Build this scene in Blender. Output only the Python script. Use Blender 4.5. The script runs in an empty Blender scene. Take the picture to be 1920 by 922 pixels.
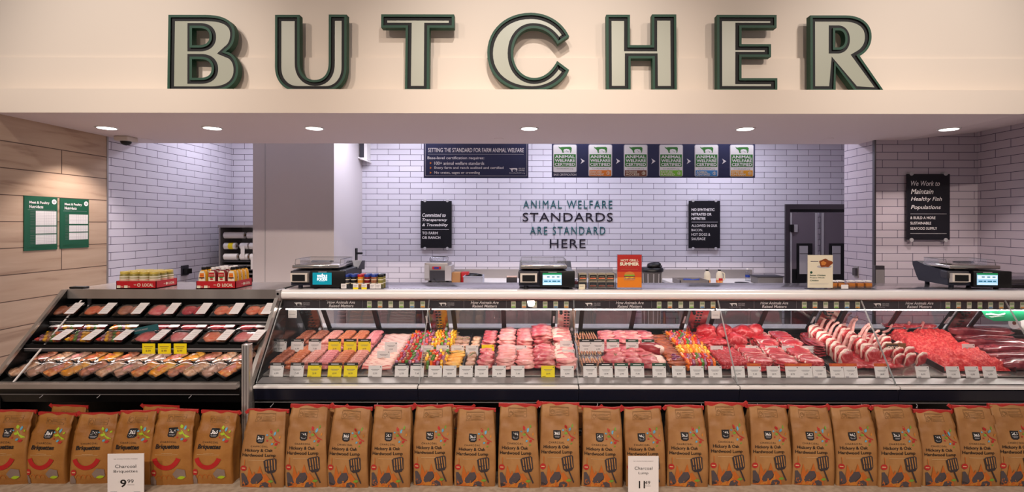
import bpy, bmesh, math, random
from mathutils import Vector, Matrix, noise, geometry
C = bpy.context.scene.collection
SC = bpy.context.scene
PI = math.pi
# ---------------------------------------------------------------- calibration (pixel -> place at a known distance)
F, CX, CY, EYE = 930.0, 990.0, 420.0, 1.65
def X(px, D): return (px-CX)*D/F
def Z(py, D): return EYE+(CY-py)*D/F
def lin(c):
    r = []
    for v in c[:3]:
        v = v/255.0
        r.append(v/12.92 if v <= .04045 else ((v+.055)/1.055)**2.4)
    return (r[0], r[1], r[2], 1)
# ---------------------------------------------------------------- camera
cam = bpy.data.cameras.new('camera'); camo = bpy.data.objects.new('camera', cam); C.objects.link(camo)
camo.location = (0, 0, EYE)
camo.rotation_euler = (PI/2, 0.0, 0.0)
camo.rotation_euler = (Matrix.Rotation(math.radians(-0.09), 4, 'Y') @ Matrix.Rotation(PI/2, 4, 'X')).to_euler()
cam.sensor_width = 36; cam.lens = 36*F/1920.0
cam.shift_x = -30/1920.0; cam.shift_y = -41/1920.0
cam.clip_start = .05; cam.clip_end = 100
SC.camera = camo
# ---------------------------------------------------------------- colour management, world
SC.view_settings.view_transform = 'Standard'; SC.view_settings.look = 'None'
SC.view_settings.gamma = 1; SC.view_settings.exposure = 0.0; SC.view_settings.use_curve_mapping = False
w = bpy.data.worlds.new('world'); SC.world = w; w.use_nodes = True
w.node_tree.nodes['Background'].inputs[0].default_value = (1.0, .90, .90, 1)
w.node_tree.nodes['Background'].inputs[1].default_value = 0.21
# ---------------------------------------------------------------- lights
def area(name, loc, rot, sx, sy, power, col):
    l = bpy.data.lights.new(name, 'AREA'); l.shape = 'RECTANGLE'; l.size = sx; l.size_y = sy
    l.energy = power; l.color = col
    o = bpy.data.objects.new(name, l); o.location = loc; o.rotation_euler = rot; C.objects.link(o); return o
def spot(name, loc, target, power, col, angle, blend=.6, r=.04):
    l = bpy.data.lights.new(name, 'SPOT'); l.energy = power; l.color = col; l.spot_size = math.radians(angle)
    l.spot_blend = blend; l.shadow_soft_size = r
    o = bpy.data.objects.new(name, l); o.location = loc
    d = Vector(target)-Vector(loc); o.rotation_euler = d.to_track_quat('-Z', 'Y').to_euler(); C.objects.link(o); return o
WARM = (1.0, .80, .62); COOL = (.80, .82, 1.0)
# store ceiling lights on the customer's side
for x in (-4.2, -1.5, 1.5, 4.2):
    spot('store_light', (x, -2.2, 5.2), (x*.6, 3.2, .6), 500, (1.0, .84, .73), 62, .6, .07)
for x in (-3.35, 0.05, 3.3):
    spot('track_light', (x, 1.25, 4.9), (x, 3.95, 3.05), 270, (1.0, .92, .87), 56, 1.0, .06)
# kitchen ceiling lights behind the soffit
for x in (-3.2, -1.6, 0.5, 2.6):
    area('kitchen_light', (x, 6.1, 2.96), (math.radians(0), 0, 0), 1.1, .35, 27, (.84, .84, 1.0))
DOWN_PX = [(200, 242.5), (398, 241), (589, 240), (992, 240), (1397, 239), (1779, 239)]
DOWN_Y = 4.43; SOF = 2.505
for k, (px, py) in enumerate(DOWN_PX):
    x = X(px, DOWN_Y)
    spot('downlight_lamp', (x, DOWN_Y, SOF-.01), (x, DOWN_Y+.05, 0), (95, 60, 58, 58, 55, 48)[k], (1.0, .87, .84), 105, .5, .05)
# ---------------------------------------------------------------- materials
MATS = {}
def _new(name):
    m = bpy.data.materials.new(name); m.use_nodes = True
    nt = m.node_tree; b = nt.nodes['Principled BSDF']; return m, nt, b
def mat(name, col, rough=.5, metal=0.0, col2=None, scale=20, lo=.4, hi=.6, bump=0, bscale=None, emit=0, coat=0, stretch=None, spec=None, detail=3, distort=0):
    m, nt, b = _new(name)
    b.inputs['Base Color'].default_value = lin(col); b.inputs['Roughness'].default_value = rough; b.inputs['Metallic'].default_value = metal
    if spec is not None: b.inputs['Specular IOR Level'].default_value = spec
    if coat: b.inputs['Coat Weight'].default_value = coat; b.inputs['Coat Roughness'].default_value = .12
    if emit:
        b.inputs['Emission Color'].default_value = lin(col); b.inputs['Emission Strength'].default_value = emit
    if col2 or bump:
        tc = nt.nodes.new('ShaderNodeTexCoord'); mp = nt.nodes.new('ShaderNodeMapping'); nt.links.new(tc.outputs['Object'], mp.inputs[0])
        if stretch: mp.inputs['Scale'].default_value = stretch
    if col2:
        n = nt.nodes.new('ShaderNodeTexNoise'); n.inputs['Scale'].default_value = scale; n.inputs['Detail'].default_value = detail
        n.inputs['Distortion'].default_value = distort
        r = nt.nodes.new('ShaderNodeValToRGB'); r.color_ramp.elements[0].position = lo; r.color_ramp.elements[1].position = hi
        r.color_ramp.elements[0].color = lin(col); r.color_ramp.elements[1].color = lin(col2)
        nt.links.new(mp.outputs[0], n.inputs['Vector']); nt.links.new(n.outputs['Fac'], r.inputs[0]); nt.links.new(r.outputs[0], b.inputs['Base Color'])
        if emit: nt.links.new(r.outputs[0], b.inputs['Emission Color'])
    if bump:
        n2 = nt.nodes.new('ShaderNodeTexNoise'); n2.inputs['Scale'].default_value = bscale or scale; n2.inputs['Detail'].default_value = 4
        bp = nt.nodes.new('ShaderNodeBump'); bp.inputs['Strength'].default_value = bump; bp.inputs['Distance'].default_value = .01
        nt.links.new(mp.outputs[0], n2.inputs['Vector']); nt.links.new(n2.outputs['Fac'], bp.inputs['Height']); nt.links.new(bp.outputs[0], b.inputs['Normal'])
    MATS[name] = m; return m
def glassmat(name, tint=(1, 1, 1), refl=.12, rough=.0):
    m = bpy.data.materials.new(name); m.use_nodes = True; nt = m.node_tree; nt.nodes.clear()
    o = nt.nodes.new('ShaderNodeOutputMaterial'); mx = nt.nodes.new('ShaderNodeMixShader'); t = nt.nodes.new('ShaderNodeBsdfTransparent')
    g = nt.nodes.new('ShaderNodeBsdfGlossy'); g.inputs['Roughness'].default_value = rough
    f = nt.nodes.new('ShaderNodeFresnel'); ge = nt.nodes.new('ShaderNodeNewGeometry'); mr = nt.nodes.new('ShaderNodeMapRange')
    mr.inputs[3].default_value = 1.45; mr.inputs[4].default_value = 1/1.45   # same reflectance from either side of the pane
    nt.links.new(ge.outputs['Backfacing'], mr.inputs[0]); nt.links.new(mr.outputs[0], f.inputs[0])
    mu = nt.nodes.new('ShaderNodeMath'); mu.operation = 'MULTIPLY'; mu.inputs[1].default_value = refl/.04
    t.inputs[0].default_value = (*tint, 1)
    nt.links.new(f.outputs[0], mu.inputs[0]); nt.links.new(mu.outputs[0], mx.inputs[0]); nt.links.new(t.outputs[0], mx.inputs[1]); nt.links.new(g.outputs[0], mx.inputs[2]); nt.links.new(mx.outputs[0], o.inputs[0])
    MATS[name] = m; return m
def tile_mat(name, axis, off, col):
    m, nt, b = _new(name)
    g = nt.nodes.new('ShaderNodeNewGeometry'); s = nt.nodes.new('ShaderNodeSeparateXYZ'); c = nt.nodes.new('ShaderNodeCombineXYZ')
    nt.links.new(g.outputs['Position'], s.inputs[0])
    a = nt.nodes.new('ShaderNodeMath'); a.operation = 'ADD'; a.inputs[1].default_value = off
    z = nt.nodes.new('ShaderNodeMath'); z.operation = 'SUBTRACT'; z.inputs[1].default_value = 2.698-.0787*60
    nt.links.new(s.outputs[axis], a.inputs[0]); nt.links.new(s.outputs['Z'], z.inputs[0]); nt.links.new(a.outputs[0], c.inputs[0]); nt.links.new(z.outputs[0], c.inputs[1])
    br = nt.nodes.new('ShaderNodeTexBrick'); br.offset = .5; br.offset_frequency = 2; br.squash = 1
    br.inputs['Scale'].default_value = 1; br.inputs['Brick Width'].default_value = .31; br.inputs['Row Height'].default_value = .0787
    br.inputs['Mortar Size'].default_value = .0030; br.inputs['Mortar Smooth'].default_value = .2; br.inputs['Bias'].default_value = 0
    br.inputs['Color1'].default_value = lin(col); br.inputs['Color2'].default_value = lin([min(255, v+7) for v in col]); br.inputs['Mortar'].default_value = lin((78, 70, 88))
    nt.links.new(c.outputs[0], br.inputs['Vector']); nt.links.new(br.outputs['Color'], b.inputs['Base Color'])
    r = nt.nodes.new('ShaderNodeMapRange'); r.inputs[3].default_value = .22; r.inputs[4].default_value = .9
    nt.links.new(br.outputs['Fac'], r.inputs[0]); nt.links.new(r.outputs[0], b.inputs['Roughness'])
    bp = nt.nodes.new('ShaderNodeBump'); bp.inputs['Strength'].default_value = .4; bp.inputs['Distance'].default_value = .002; bp.invert = True
    nt.links.new(br.outputs['Fac'], bp.inputs['Height']); nt.links.new(bp.outputs[0], b.inputs['Normal'])
    MATS[name] = m
def wood_mat(name, axis, off):
    m, nt, b = _new(name)
    g = nt.nodes.new('ShaderNodeNewGeometry'); s = nt.nodes.new('ShaderNodeSeparateXYZ'); c = nt.nodes.new('ShaderNodeCombineXYZ')
    nt.links.new(g.outputs['Position'], s.inputs[0])
    a = nt.nodes.new('ShaderNodeMath'); a.operation = 'ADD'; a.inputs[1].default_value = off
    z = nt.nodes.new('ShaderNodeMath'); z.operation = 'SUBTRACT'; z.inputs[1].default_value = 2.301-.2125*12
    nt.links.new(s.outputs[axis], a.inputs[0]); nt.links.new(s.outputs['Z'], z.inputs[0]); nt.links.new(a.outputs[0], c.inputs[0]); nt.links.new(z.outputs[0], c.inputs[1])
    br = nt.nodes.new('ShaderNodeTexBrick'); br.offset = .5; br.inputs['Scale'].default_value = 1; br.inputs['Brick Width'].default_value = 1.22; br.inputs['Row Height'].default_value = .2125
    br.inputs['Mortar Size'].default_value = .004; br.inputs['Mortar Smooth'].default_value = .1
    br.inputs['Color1'].default_value = (.2, .2, .2, 1); br.inputs['Color2'].default_value = (.8, .8, .8, 1); br.inputs['Mortar'].default_value = (0, 0, 0, 1)
    nt.links.new(c.outputs[0], br.inputs['Vector'])
    mp = nt.nodes.new('ShaderNodeMapping'); mp.inputs['Scale'].default_value = (1.6, 14, 1); nt.links.new(c.outputs[0], mp.inputs[0])
    ad = nt.nodes.new('ShaderNodeVectorMath'); ad.operation = 'MULTIPLY_ADD'; ad.inputs[1].default_value = (7, 7, 7); nt.links.new(br.outputs['Color'], ad.inputs[0]); nt.links.new(mp.outputs[0], ad.inputs[2])
    n = nt.nodes.new('ShaderNodeTexNoise'); n.inputs['Scale'].default_value = 1.0; n.inputs['Detail'].default_value = 8; n.inputs['Distortion'].default_value = .5; nt.links.new(ad.outputs[0], n.inputs['Vector'])
    r = nt.nodes.new('ShaderNodeValToRGB'); e = r.color_ramp.elements
    e[0].position = .25; e[0].color = lin((150, 120, 98)); e[1].position = .75; e[1].color = lin((204, 178, 152))
    x = e.new(.42); x.color = lin((190, 161, 134))
    nt.links.new(n.outputs['Fac'], r.inputs[0])
    mx = nt.nodes.new('ShaderNodeMix'); mx.data_type = 'RGBA'; mx.inputs[7].default_value = lin((88, 64, 48)); nt.links.new(br.outputs['Fac'], mx.inputs[0]); nt.links.new(r.outputs[0], mx.inputs[6]); nt.links.new(mx.outputs[2], b.inputs['Base Color'])
    b.inputs['Roughness'].default_value = .5
    MATS[name] = m
tile_mat('tile_y', 'X', 10.0+.02, (214, 209, 218)); tile_mat('tile_x', 'Y', 10.0+.1, (214, 209, 218)); tile_mat('tile_r', 'X', 10.0-.1, (190, 178, 186)); tile_mat('tile_rx_shade', 'Y', 10.0+.05, (190, 178, 186))  # right-hand walls: same tile, with their shade put into a darker colour
wood_mat('plank', 'Y', 12.2-4.40)
for a in [
 ('fascia', (230, 216, 200), .8), ('soffit', (232, 218, 216), .85), ('column', (206, 198, 198), .6), ('ceil', (225, 220, 220), .9), ('floor', (176, 164, 160), .4),
 ('dkgreen', (14, 66, 44), .6), ('chblack', (5, 4, 5), .7), ('certgreen', (142, 158, 120), .6), ('glassedge', (205, 210, 210), .2), ('letterface', (166, 168, 150), .35),
 ('black', (5, 5, 6), .4), ('matteblack', (4, 4, 4), .8), ('navyblack', (24, 27, 42), .25), ('white', (238, 234, 230), .5), ('offwhite', (222, 212, 200), .6),
 ('signnavy', (32, 36, 74), .45), ('signblack', (12, 12, 22), .4), ('ink', (18, 14, 14), .7), ('grey', (120, 116, 116), .6), ('lgrey', (182, 178, 180), .6),
 ('teal', (34, 92, 98), .5), ('inkviolet', (24, 14, 34), .5), ('signgreen', (20, 104, 62), .5), ('cowgreen', (52, 124, 44), .5), ('orange', (232, 128, 30), .5),
 ('brown', (128, 74, 50), .5), ('lime', (126, 196, 52), .5), ('blue', (66, 138, 196), .5), ('amber', (232, 158, 28), .5), ('red', (196, 22, 26), .45), ('boxred', (188, 18, 30), .5),
 ('cream', (232, 222, 196), .6), ('yellow', (248, 224, 10), .5), ('tagwhite', (236, 230, 228), .5), ('headgreen', (22, 74, 52), .5), ('postergreen', (8, 84, 56), .5),
 ('skewer', (206, 172, 120), .7), ('bluecap', (28, 60, 150), .4), ('redcap', (190, 30, 34), .4), ('carton', (150, 138, 118), .8), ('kraft2', (178, 132, 86), .8),
 ('beige', (196, 180, 156), .6), ('handle', (60, 58, 62), .4), ('darkgrey', (52, 50, 58), .5), ('scaleblue', (30, 32, 48), .45), ('tubgrey', (176, 178, 194), .45), ('shadowgreen', (20, 120, 80), .4),
 ('kraftb', (180, 124, 62), .75), ('flame', (186, 98, 30), .75), ('flame2', (194, 122, 44), .75), ('coalgrey', (78, 68, 70), .75), ('coaldark', (52, 44, 46), .75), ('leafblue', (96, 162, 190), .7), ('leafred', (176, 36, 30), .7),
 ('leafgreen', (112, 150, 50), .7), ('leaflime', (164, 190, 30), .7), ('stamp', (126, 92, 52), .8), ('tape', (176, 40, 34), .55), ('smile', (176, 22, 20), .7), ('paleline', (212, 178, 130), .8), ('hazegrey', (132, 112, 100), .8),
 ('mustard', (226, 160, 22), .35), ('ketchup', (122, 12, 20), .35), ('olive', (138, 128, 58), .4), ('brassy', (206, 182, 84), .3), ('bun', (206, 126, 50), .6), ('roastskin', (140, 66, 22), .4), ('orangepill', (226, 134, 24), .4),
]:
    mat(a[0], a[1], a[2])
mat('steel', (212, 205, 198), .26, .72, col2=(168, 160, 154), scale=2.2, lo=.35, hi=.65, stretch=(1, .15, .15)); mat('steel_soft', (168, 162, 160), .42, .7); mat('steel_dark', (110, 106, 108), .35, 1.0); mat('tube', (255, 251, 248), .25, .1, coat=.6)  # steel: stretched tones put reflected surroundings into the colour
mat('led', (255, 244, 238), emit=25.0); mat('led_case', (255, 244, 238), emit=34.0); mat('shelf_fill_glow', (255, 244, 238), emit=9.0); mat('polished', (220, 214, 206), .14, 1.0); mat('topsteel', (205, 200, 200), .16, .95); mat('lampface', (255, 250, 246), emit=7.0)
mat('ks', (255, 255, 255), emit=1.0)
mat('screen_teal', (10, 140, 160), .2, emit=.4); mat('screen_pale', (160, 205, 235), .2, emit=.6); mat('screen_green', (20, 130, 70), .2, emit=.5); mat('screen_white', (220, 240, 252), .2, emit=.6); mat('screen_ink', (40, 120, 150), .2, emit=.3)
mat('poster_hot', (176, 30, 20), .5); mat('poster_mid', (206, 78, 18), .5); mat('poster_low', (226, 128, 16), .5)
mat('kraft', (172, 124, 72), .55, col2=(152, 104, 56), scale=6, bump=.6, bscale=9)
mat('kraft_br', (168, 114, 52), .5, col2=(150, 96, 38), scale=6, bump=.8, bscale=9)
glassmat('glass', (.97, .98, .98), .045); glassmat('film', (.97, .97, .97), .13, .12); glassmat('clear_plastic', (.86, .87, .9), .1, .1); glassmat('door_glass', (.78, .79, .82), .06)
# meats
mat('beef', (182, 26, 38), .38, col2=(226, 128, 124), scale=24, lo=.5, hi=.72, bump=.3, bscale=30, coat=.3, distort=1.5)
mat('beef_dark', (140, 12, 26), .35, col2=(196, 70, 74), scale=18, lo=.5, hi=.75, bump=.3, bscale=26, coat=.3)
mat('ground', (210, 34, 40), .45, col2=(242, 104, 94), scale=60, lo=.44, hi=.66, bump=1.0, bscale=90)
mat('fat', (238, 208, 192), .45, col2=(226, 150, 138), scale=16, lo=.5, hi=.8, bump=.2, bscale=30, coat=.2)
mat('chicken', (232, 136, 134), .32, col2=(244, 184, 174), scale=14, lo=.35, hi=.7, bump=.2, bscale=24, coat=.4)
mat('thigh', (200, 74, 86), .34, col2=(240, 170, 160), scale=18, lo=.42, hi=.7, bump=.3, bscale=28, coat=.4)
mat('pork', (222, 110, 114), .36, col2=(244, 190, 178), scale=16, lo=.42, hi=.7, bump=.3, bscale=26, coat=.3)
mat('lamb', (190, 76, 84), .38, col2=(232, 166, 156), scale=20, lo=.48, hi=.7, bump=.3, bscale=26, coat=.3)
mat('bacon', (200, 84, 80), .4, col2=(242, 200, 184), scale=11, lo=.44, hi=.58, bump=.2, bscale=30, stretch=(.8, 7, 2), coat=.2)
mat('ribs', (176, 84, 34), .4, col2=(120, 46, 20), scale=22, lo=.4, hi=.7, bump=.5, bscale=40, coat=.3)
mat('sausage_brown', (150, 76, 50), .4, col2=(196, 124, 96), scale=60, lo=.45, hi=.65, coat=.3)
mat('sausage_orange', (186, 92, 46), .4, col2=(214, 138, 98), scale=60, lo=.45, hi=.65, coat=.3)
mat('sausage_pink', (202, 124, 112), .4, col2=(228, 174, 160), scale=60, lo=.45, hi=.65, coat=.3)
mat('sausage_rose', (206, 112, 118), .4, col2=(232, 160, 158), scale=60, lo=.45, hi=.65, coat=.3)
mat('marin', (232, 150, 30), .35, col2=(244, 190, 90), scale=18, lo=.4, hi=.7, bump=.3, coat=.4)
mat('herbmeat', (196, 150, 128), .4, col2=(150, 120, 80), scale=40, lo=.55, hi=.7, bump=.3, coat=.3)
mat('chunk_brown', (150, 92, 62), .45, col2=(206, 150, 112), scale=40, lo=.45, hi=.65, bump=.3)
mat('pepper_red', (208, 34, 22), .25, coat=.5); mat('pepper_yellow', (246, 180, 14), .25, coat=.5); mat('pepper_orange', (240, 118, 14), .25, coat=.5); mat('pepper_green', (78, 128, 30), .3, coat=.4)
mat('onion', (140, 34, 92), .3, col2=(226, 180, 200), scale=30, lo=.46, hi=.75, coat=.4); mat('rosemary', (84, 110, 52), .6); mat('bone', (196, 128, 122), .5, col2=(222, 172, 160), scale=20); mat('postmetal', (190, 182, 178), .22, 1.0)
mat('wrapmeat', (120, 34, 46), .2, col2=(176, 80, 84), scale=12, lo=.45, hi=.7, coat=.8)
mat('prep_orange', (214, 106, 40), .35, col2=(240, 180, 110), scale=30, lo=.4, hi=.7, bump=.3, coat=.5)
mat('prep_tan', (206, 146, 104), .35, col2=(238, 206, 176), scale=30, lo=.4, hi=.7, bump=.3, coat=.5)
mat('prep_brown', (166, 96, 66), .4, col2=(206, 140, 110), scale=30, lo=.4, hi=.7, bump=.3, coat=.3)
mat('prep_pink', (222, 90, 92), .35, col2=(240, 150, 140), scale=24, lo=.4, hi=.7, bump=.3, coat=.4)
mat('prep_salmon', (224, 104, 62), .35, col2=(240, 160, 120), scale=24, lo=.4, hi=.7, bump=.3, coat=.4)
# ---------------------------------------------------------------- mesh builder
_TXT = {}
def text2d(s, bold=0.0, shear=0.0, sp=1.0):
    k = (s, bold, shear, sp)
    if k in _TXT: return _TXT[k]
    cu = bpy.data.curves.new('t', 'FONT'); cu.body = s; cu.offset = bold; cu.shear = shear; cu.space_character = sp; cu.resolution_u = 3
    ob = bpy.data.objects.new('t', cu)
    me = ob.to_mesh()
    v = [(p.co.x, p.co.y) for p in me.vertices]; f = [tuple(q.vertices) for q in me.polygons]
    ob.to_mesh_clear(); bpy.data.objects.remove(ob); bpy.data.curves.remove(cu)
    if not v: v = [(0, 0), (1, 0), (0, 1)]; f = [(0, 1, 2)]
    xs = [p[0] for p in v]; ys = [p[1] for p in v]; x0, x1, y0, y1 = min(xs), max(xs), min(ys), max(ys)
    v = [((x-x0)/(x1-x0 or 1), (y-y0)/(y1-y0 or 1)) for x, y in v]
    _TXT[k] = (v, f); return _TXT[k]
_ICO = {}
def ico(sub):
    if sub not in _ICO:
        bm = bmesh.new(); bmesh.ops.create_icosphere(bm, subdivisions=sub, radius=1)
        bm.verts.ensure_lookup_table(); _ICO[sub] = ([v.co.copy() for v in bm.verts], [tuple(v.index for v in f.verts) for f in bm.faces]); bm.free()
    return _ICO[sub]
class MB:
    def __init__(s, default='white'): s.v = []; s.f = []; s.m = []; s.sm = []; s.d = default; s.M = None; s.names = []
    def mi(s, m):
        m = m or s.d
        if m not in s.names: s.names.append(m)
        return s.names.index(m)
    def add(s, vs, fs, m=None, smooth=False, M=None):
        k = len(s.v); i = s.mi(m)
        for p in vs:
            p = Vector(p)
            if M is not None: p = M @ p
            if s.M is not None: p = s.M @ p
            s.v.append(p)
        for f in fs: s.f.append(tuple(a+k for a in f)); s.m.append(i); s.sm.append(smooth)
        return s
    def box(s, a, b, m=None, M=None):
        (x0, y0, z0), (x1, y1, z1) = a, b
        vs = [(x, y, z) for x in (x0, x1) for y in (y0, y1) for z in (z0, z1)]
        return s.add(vs, [(0, 1, 3, 2), (4, 6, 7, 5), (0, 4, 5, 1), (2, 3, 7, 6), (0, 2, 6, 4), (1, 5, 7, 3)], m, False, M)
    def bev(s, a, b, r, m=None, M=None):
        bm = bmesh.new(); bmesh.ops.create_cube(bm, size=1)
        for v in bm.verts: v.co = Vector([(a[i]+b[i])/2+v.co[i]*(b[i]-a[i]) for i in range(3)])
        bmesh.ops.bevel(bm, geom=bm.edges[:], offset=r, segments=3, affect='EDGES', profile=.5)
        bm.verts.ensure_lookup_table()
        s.add([v.co.copy() for v in bm.verts], [tuple(v.index for v in f.verts) for f in bm.faces], m, True, M); bm.free(); return s
    def cyl(s, p0, p1, r, m=None, seg=12, r2=None, M=None, caps=True, smooth=True):
        p0 = Vector(p0); p1 = Vector(p1); r2 = r if r2 is None else r2
        q = (p1-p0).to_track_quat('Z', 'Y').to_matrix(); vs = []
        for p, rr in ((p0, r), (p1, r2)):
            for i in range(seg): a = 2*PI*i/seg; vs.append(p+q @ Vector((rr*math.cos(a), rr*math.sin(a), 0)))
        fs = [(i, (i+1) % seg, seg+(i+1) % seg, seg+i) for i in range(seg)]
        s.add(vs, fs, m, smooth, M)
        if caps: s.add(vs, [tuple(range(seg-1, -1, -1)), tuple(range(seg, 2*seg))], m, False, M)
        return s
    def tube(s, pts, r, m=None, seg=8, M=None):
        for a, b in zip(pts, pts[1:]): s.cyl(a, b, r, m, seg, M=M)
        return s
    def lathe(s, prof, c=(0, 0, 0), m=None, seg=16, M=None):
        vs = []; n = len(prof)
        for r, z in prof:
            for i in range(seg): a = 2*PI*i/seg; vs.append((c[0]+r*math.cos(a), c[1]+r*math.sin(a), c[2]+z))
        fs = [(j*seg+i, j*seg+(i+1) % seg, (j+1)*seg+(i+1) % seg, (j+1)*seg+i) for j in range(n-1) for i in range(seg)]
        s.add(vs, fs, m, True, M)
        return s.add(vs, [tuple(range(seg-1, -1, -1)), tuple(range((n-1)*seg, n*seg))], m, False, M)
    def poly(s, pts, m=None, M=None):      # flat n-gon
        return s.add(pts, [tuple(range(len(pts)))], m, False, M)
    def prism_x(s, yz, x0, x1, m=None, M=None, smooth=False):   # outline in (y,z) swept along x
        n = len(yz); vs = [(x0, y, z) for y, z in yz]+[(x1, y, z) for y, z in yz]
        s.add(vs, [(i, (i+1) % n, n+(i+1) % n, n+i) for i in range(n)], m, smooth, M)
        return s.add(vs, [tuple(range(n-1, -1, -1)), tuple(range(n, 2*n))], m, False, M)
    def prism_y(s, xz, y0, y1, m=None, M=None, mcap=None):
        n = len(xz); vs = [(x, y0, z) for x, z in xz]+[(x, y1, z) for x, z in xz]
        s.add(vs, [(i, n+i, n+(i+1) % n, (i+1) % n) for i in range(n)], m, False, M)
        t = geometry.tessellate_polygon([[Vector((x, z, 0)) for x, z in xz]])
        return s.add(vs, [tuple(q) for q in t]+[tuple(a+n for a in q) for q in t], mcap or m, False, M)
    def prism_z(s, xy, z0, z1, m=None, M=None):
        n = len(xy); vs = [(x, y, z0) for x, y in xy]+[(x, y, z1) for x, y in xy]
        s.add(vs, [(i, (i+1) % n, n+(i+1) % n, n+i) for i in range(n)], m, False, M)
        t = geometry.tessellate_polygon([[Vector((x, y, 0)) for x, y in xy]])
        return s.add(vs, [tuple(q) for q in t]+[tuple(a+n for a in q) for q in t], m, False, M)
    def text(s, t, x0, z0, x1, z1, y, m='white', bold=0.0, shear=0.0, sp=1.0, M=None):
        v, f = text2d(t, bold, shear, sp)
        return s.add([(x0+a*(x1-x0), y, z0+b*(z1-z0)) for a, b in v], f, m, False, M)
    def flat(s, pts, y, m, M=None):        # flat polygon in the xz plane at depth y (may be concave)
        t = geometry.tessellate_polygon([[Vector((x, z, 0)) for x, z in pts]])
        return s.add([(x, y, z) for x, z in pts], [tuple(q) for q in t], m, False, M)
    def blob(s, c, r, m=None, sub=2, amp=.12, freq=1.6, seed=0, pw=1.0, M=None, flat=0):
        V, Fc = ico(sub); out = []; sd = Vector((seed*3.17, seed*1.3, seed*.77))
        for p in V:
            q = Vector([math.copysign(abs(a)**pw, a) for a in p])
            k = 1+amp*noise.noise(p*freq+sd)*2
            q = q*k; z = q.z
            if flat and z < 0: z *= flat
            out.append((c[0]+q.x*r[0], c[1]+q.y*r[1], c[2]+z*r[2]))
        return s.add(out, Fc, m, True, M)
    def build(s, name, parent=None, loc=None, smooth_all=None):
        me = bpy.data.meshes.new(name)
        o_ = Vector(loc) if loc is not None else None
        me.from_pydata([tuple(p-o_) if o_ is not None else tuple(p) for p in s.v], [], s.f)
        for n in s.names: me.materials.append(MATS[n])
        me.polygons.foreach_set('material_index', s.m); me.polygons.foreach_set('use_smooth', s.sm); me.update()
        o = bpy.data.objects.new(name, me); C.objects.link(o)
        if loc is not None: o.location = loc
        if parent is not None: o.parent = parent
        return o
def tag(o, label=None, cat=None, group=None, kind=None):
    if label: o['label'] = label
    if cat: o['category'] = cat
    if group: o['group'] = group
    if kind: o['kind'] = kind
    return o
def thing(name, label, cat, loc=(0, 0, 0), rz=0, group=None):
    o = bpy.data.objects.new(name, None); C.objects.link(o); o.location = loc; o.rotation_euler = (0, 0, rz); o.empty_display_size = .05
    return tag(o, label, cat, group)
def struct(name, mb, **k):
    return tag(mb.build(name), kind='structure', **k)
def copy_tree(o, parent=None):
    c = o.copy(); C.objects.link(c)
    if parent is not None: c.parent = parent
    for ch in list(o.children): copy_tree(ch, c)
    return c
PRO = {}
def spawn(key, maker, loc, rot=(0, 0, 0), label='', cat='', group=None, scale=None):
    if key not in PRO: r = maker(); PRO[key] = r
    else: r = copy_tree(PRO[key])
    r.location = loc; r.rotation_euler = rot
    if scale is not None: r.scale = scale
    tag(r, label, cat)
    if group: r['group'] = group
    elif 'group' in r: del r['group']
    return r
def bez(path, n=10):
    out = [path[0]]
    for s in path[1:]:
        if len(s) == 2: out.append(s)
        else:
            p0 = out[-1]; a, b, c = s
            for i in range(1, n+1):
                t = i/n; u = 1-t
                out.append(tuple(u**3*p0[j]+3*u*u*t*a[j]+3*u*t*t*b[j]+t**3*c[j] for j in (0, 1)))
    if math.dist(out[0], out[-1]) < 1e-6: out.pop()
    return out
def inset(P, d):   # positive d moves inwards for a counter-clockwise outline
    n = len(P); o = []
    for i in range(n):
        a, b, c = Vector(P[i-1]), Vector(P[i]), Vector(P[(i+1) % n])
        u = (b-a).normalized(); v = (c-b).normalized()
        n1 = Vector((-u.y, u.x)); n2 = Vector((-v.y, v.x)); m = n1+n2
        m = m*min(2/max(m.length_squared, 1e-6), 1.75/max(m.length, 1e-6))
        o.append(tuple(b+m*d))
    return o
def ccw(P):
    a = sum(P[i-1][0]*P[i][1]-P[i][0]*P[i-1][1] for i in range(len(P)))
    return P if a > 0 else P[::-1]
mat('bandblack2', (46, 38, 42), .35); mat('leafdoor', (112, 102, 110), .45); mat('brown_steel', (120, 96, 84), .4, .7); mat('cardcream', (206, 208, 180), .6)
# ================================================================ THE SETTING
BW = 6.95; LX = -4.15; RX = 4.55; RD = 5.02; KC = 3.0
struct('floor', MB('floor').box((-6, -3, -.1), (6, 7.2, 0)))
struct('wall_back', MB('tile_y').box((LX-.1, BW, 0), (4.75, BW+.15, KC)))
struct('wall_left', MB('tile_x').box((LX-.15, 4.885, 0), (LX, BW, KC)))
struct('wall_left_wood', MB('plank').box((LX-.15, 1.2, 0), (LX+.012, 4.87, 2.52)))
struct('trim_1', MB('steel_soft').box((LX-.02, 4.87, 0), (LX+.016, 4.888, KC)))
m = MB('tile_r').box((3.51, RD, 0), (RX, 5.505, KC)); m.names = ['tile_r']; 
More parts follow.
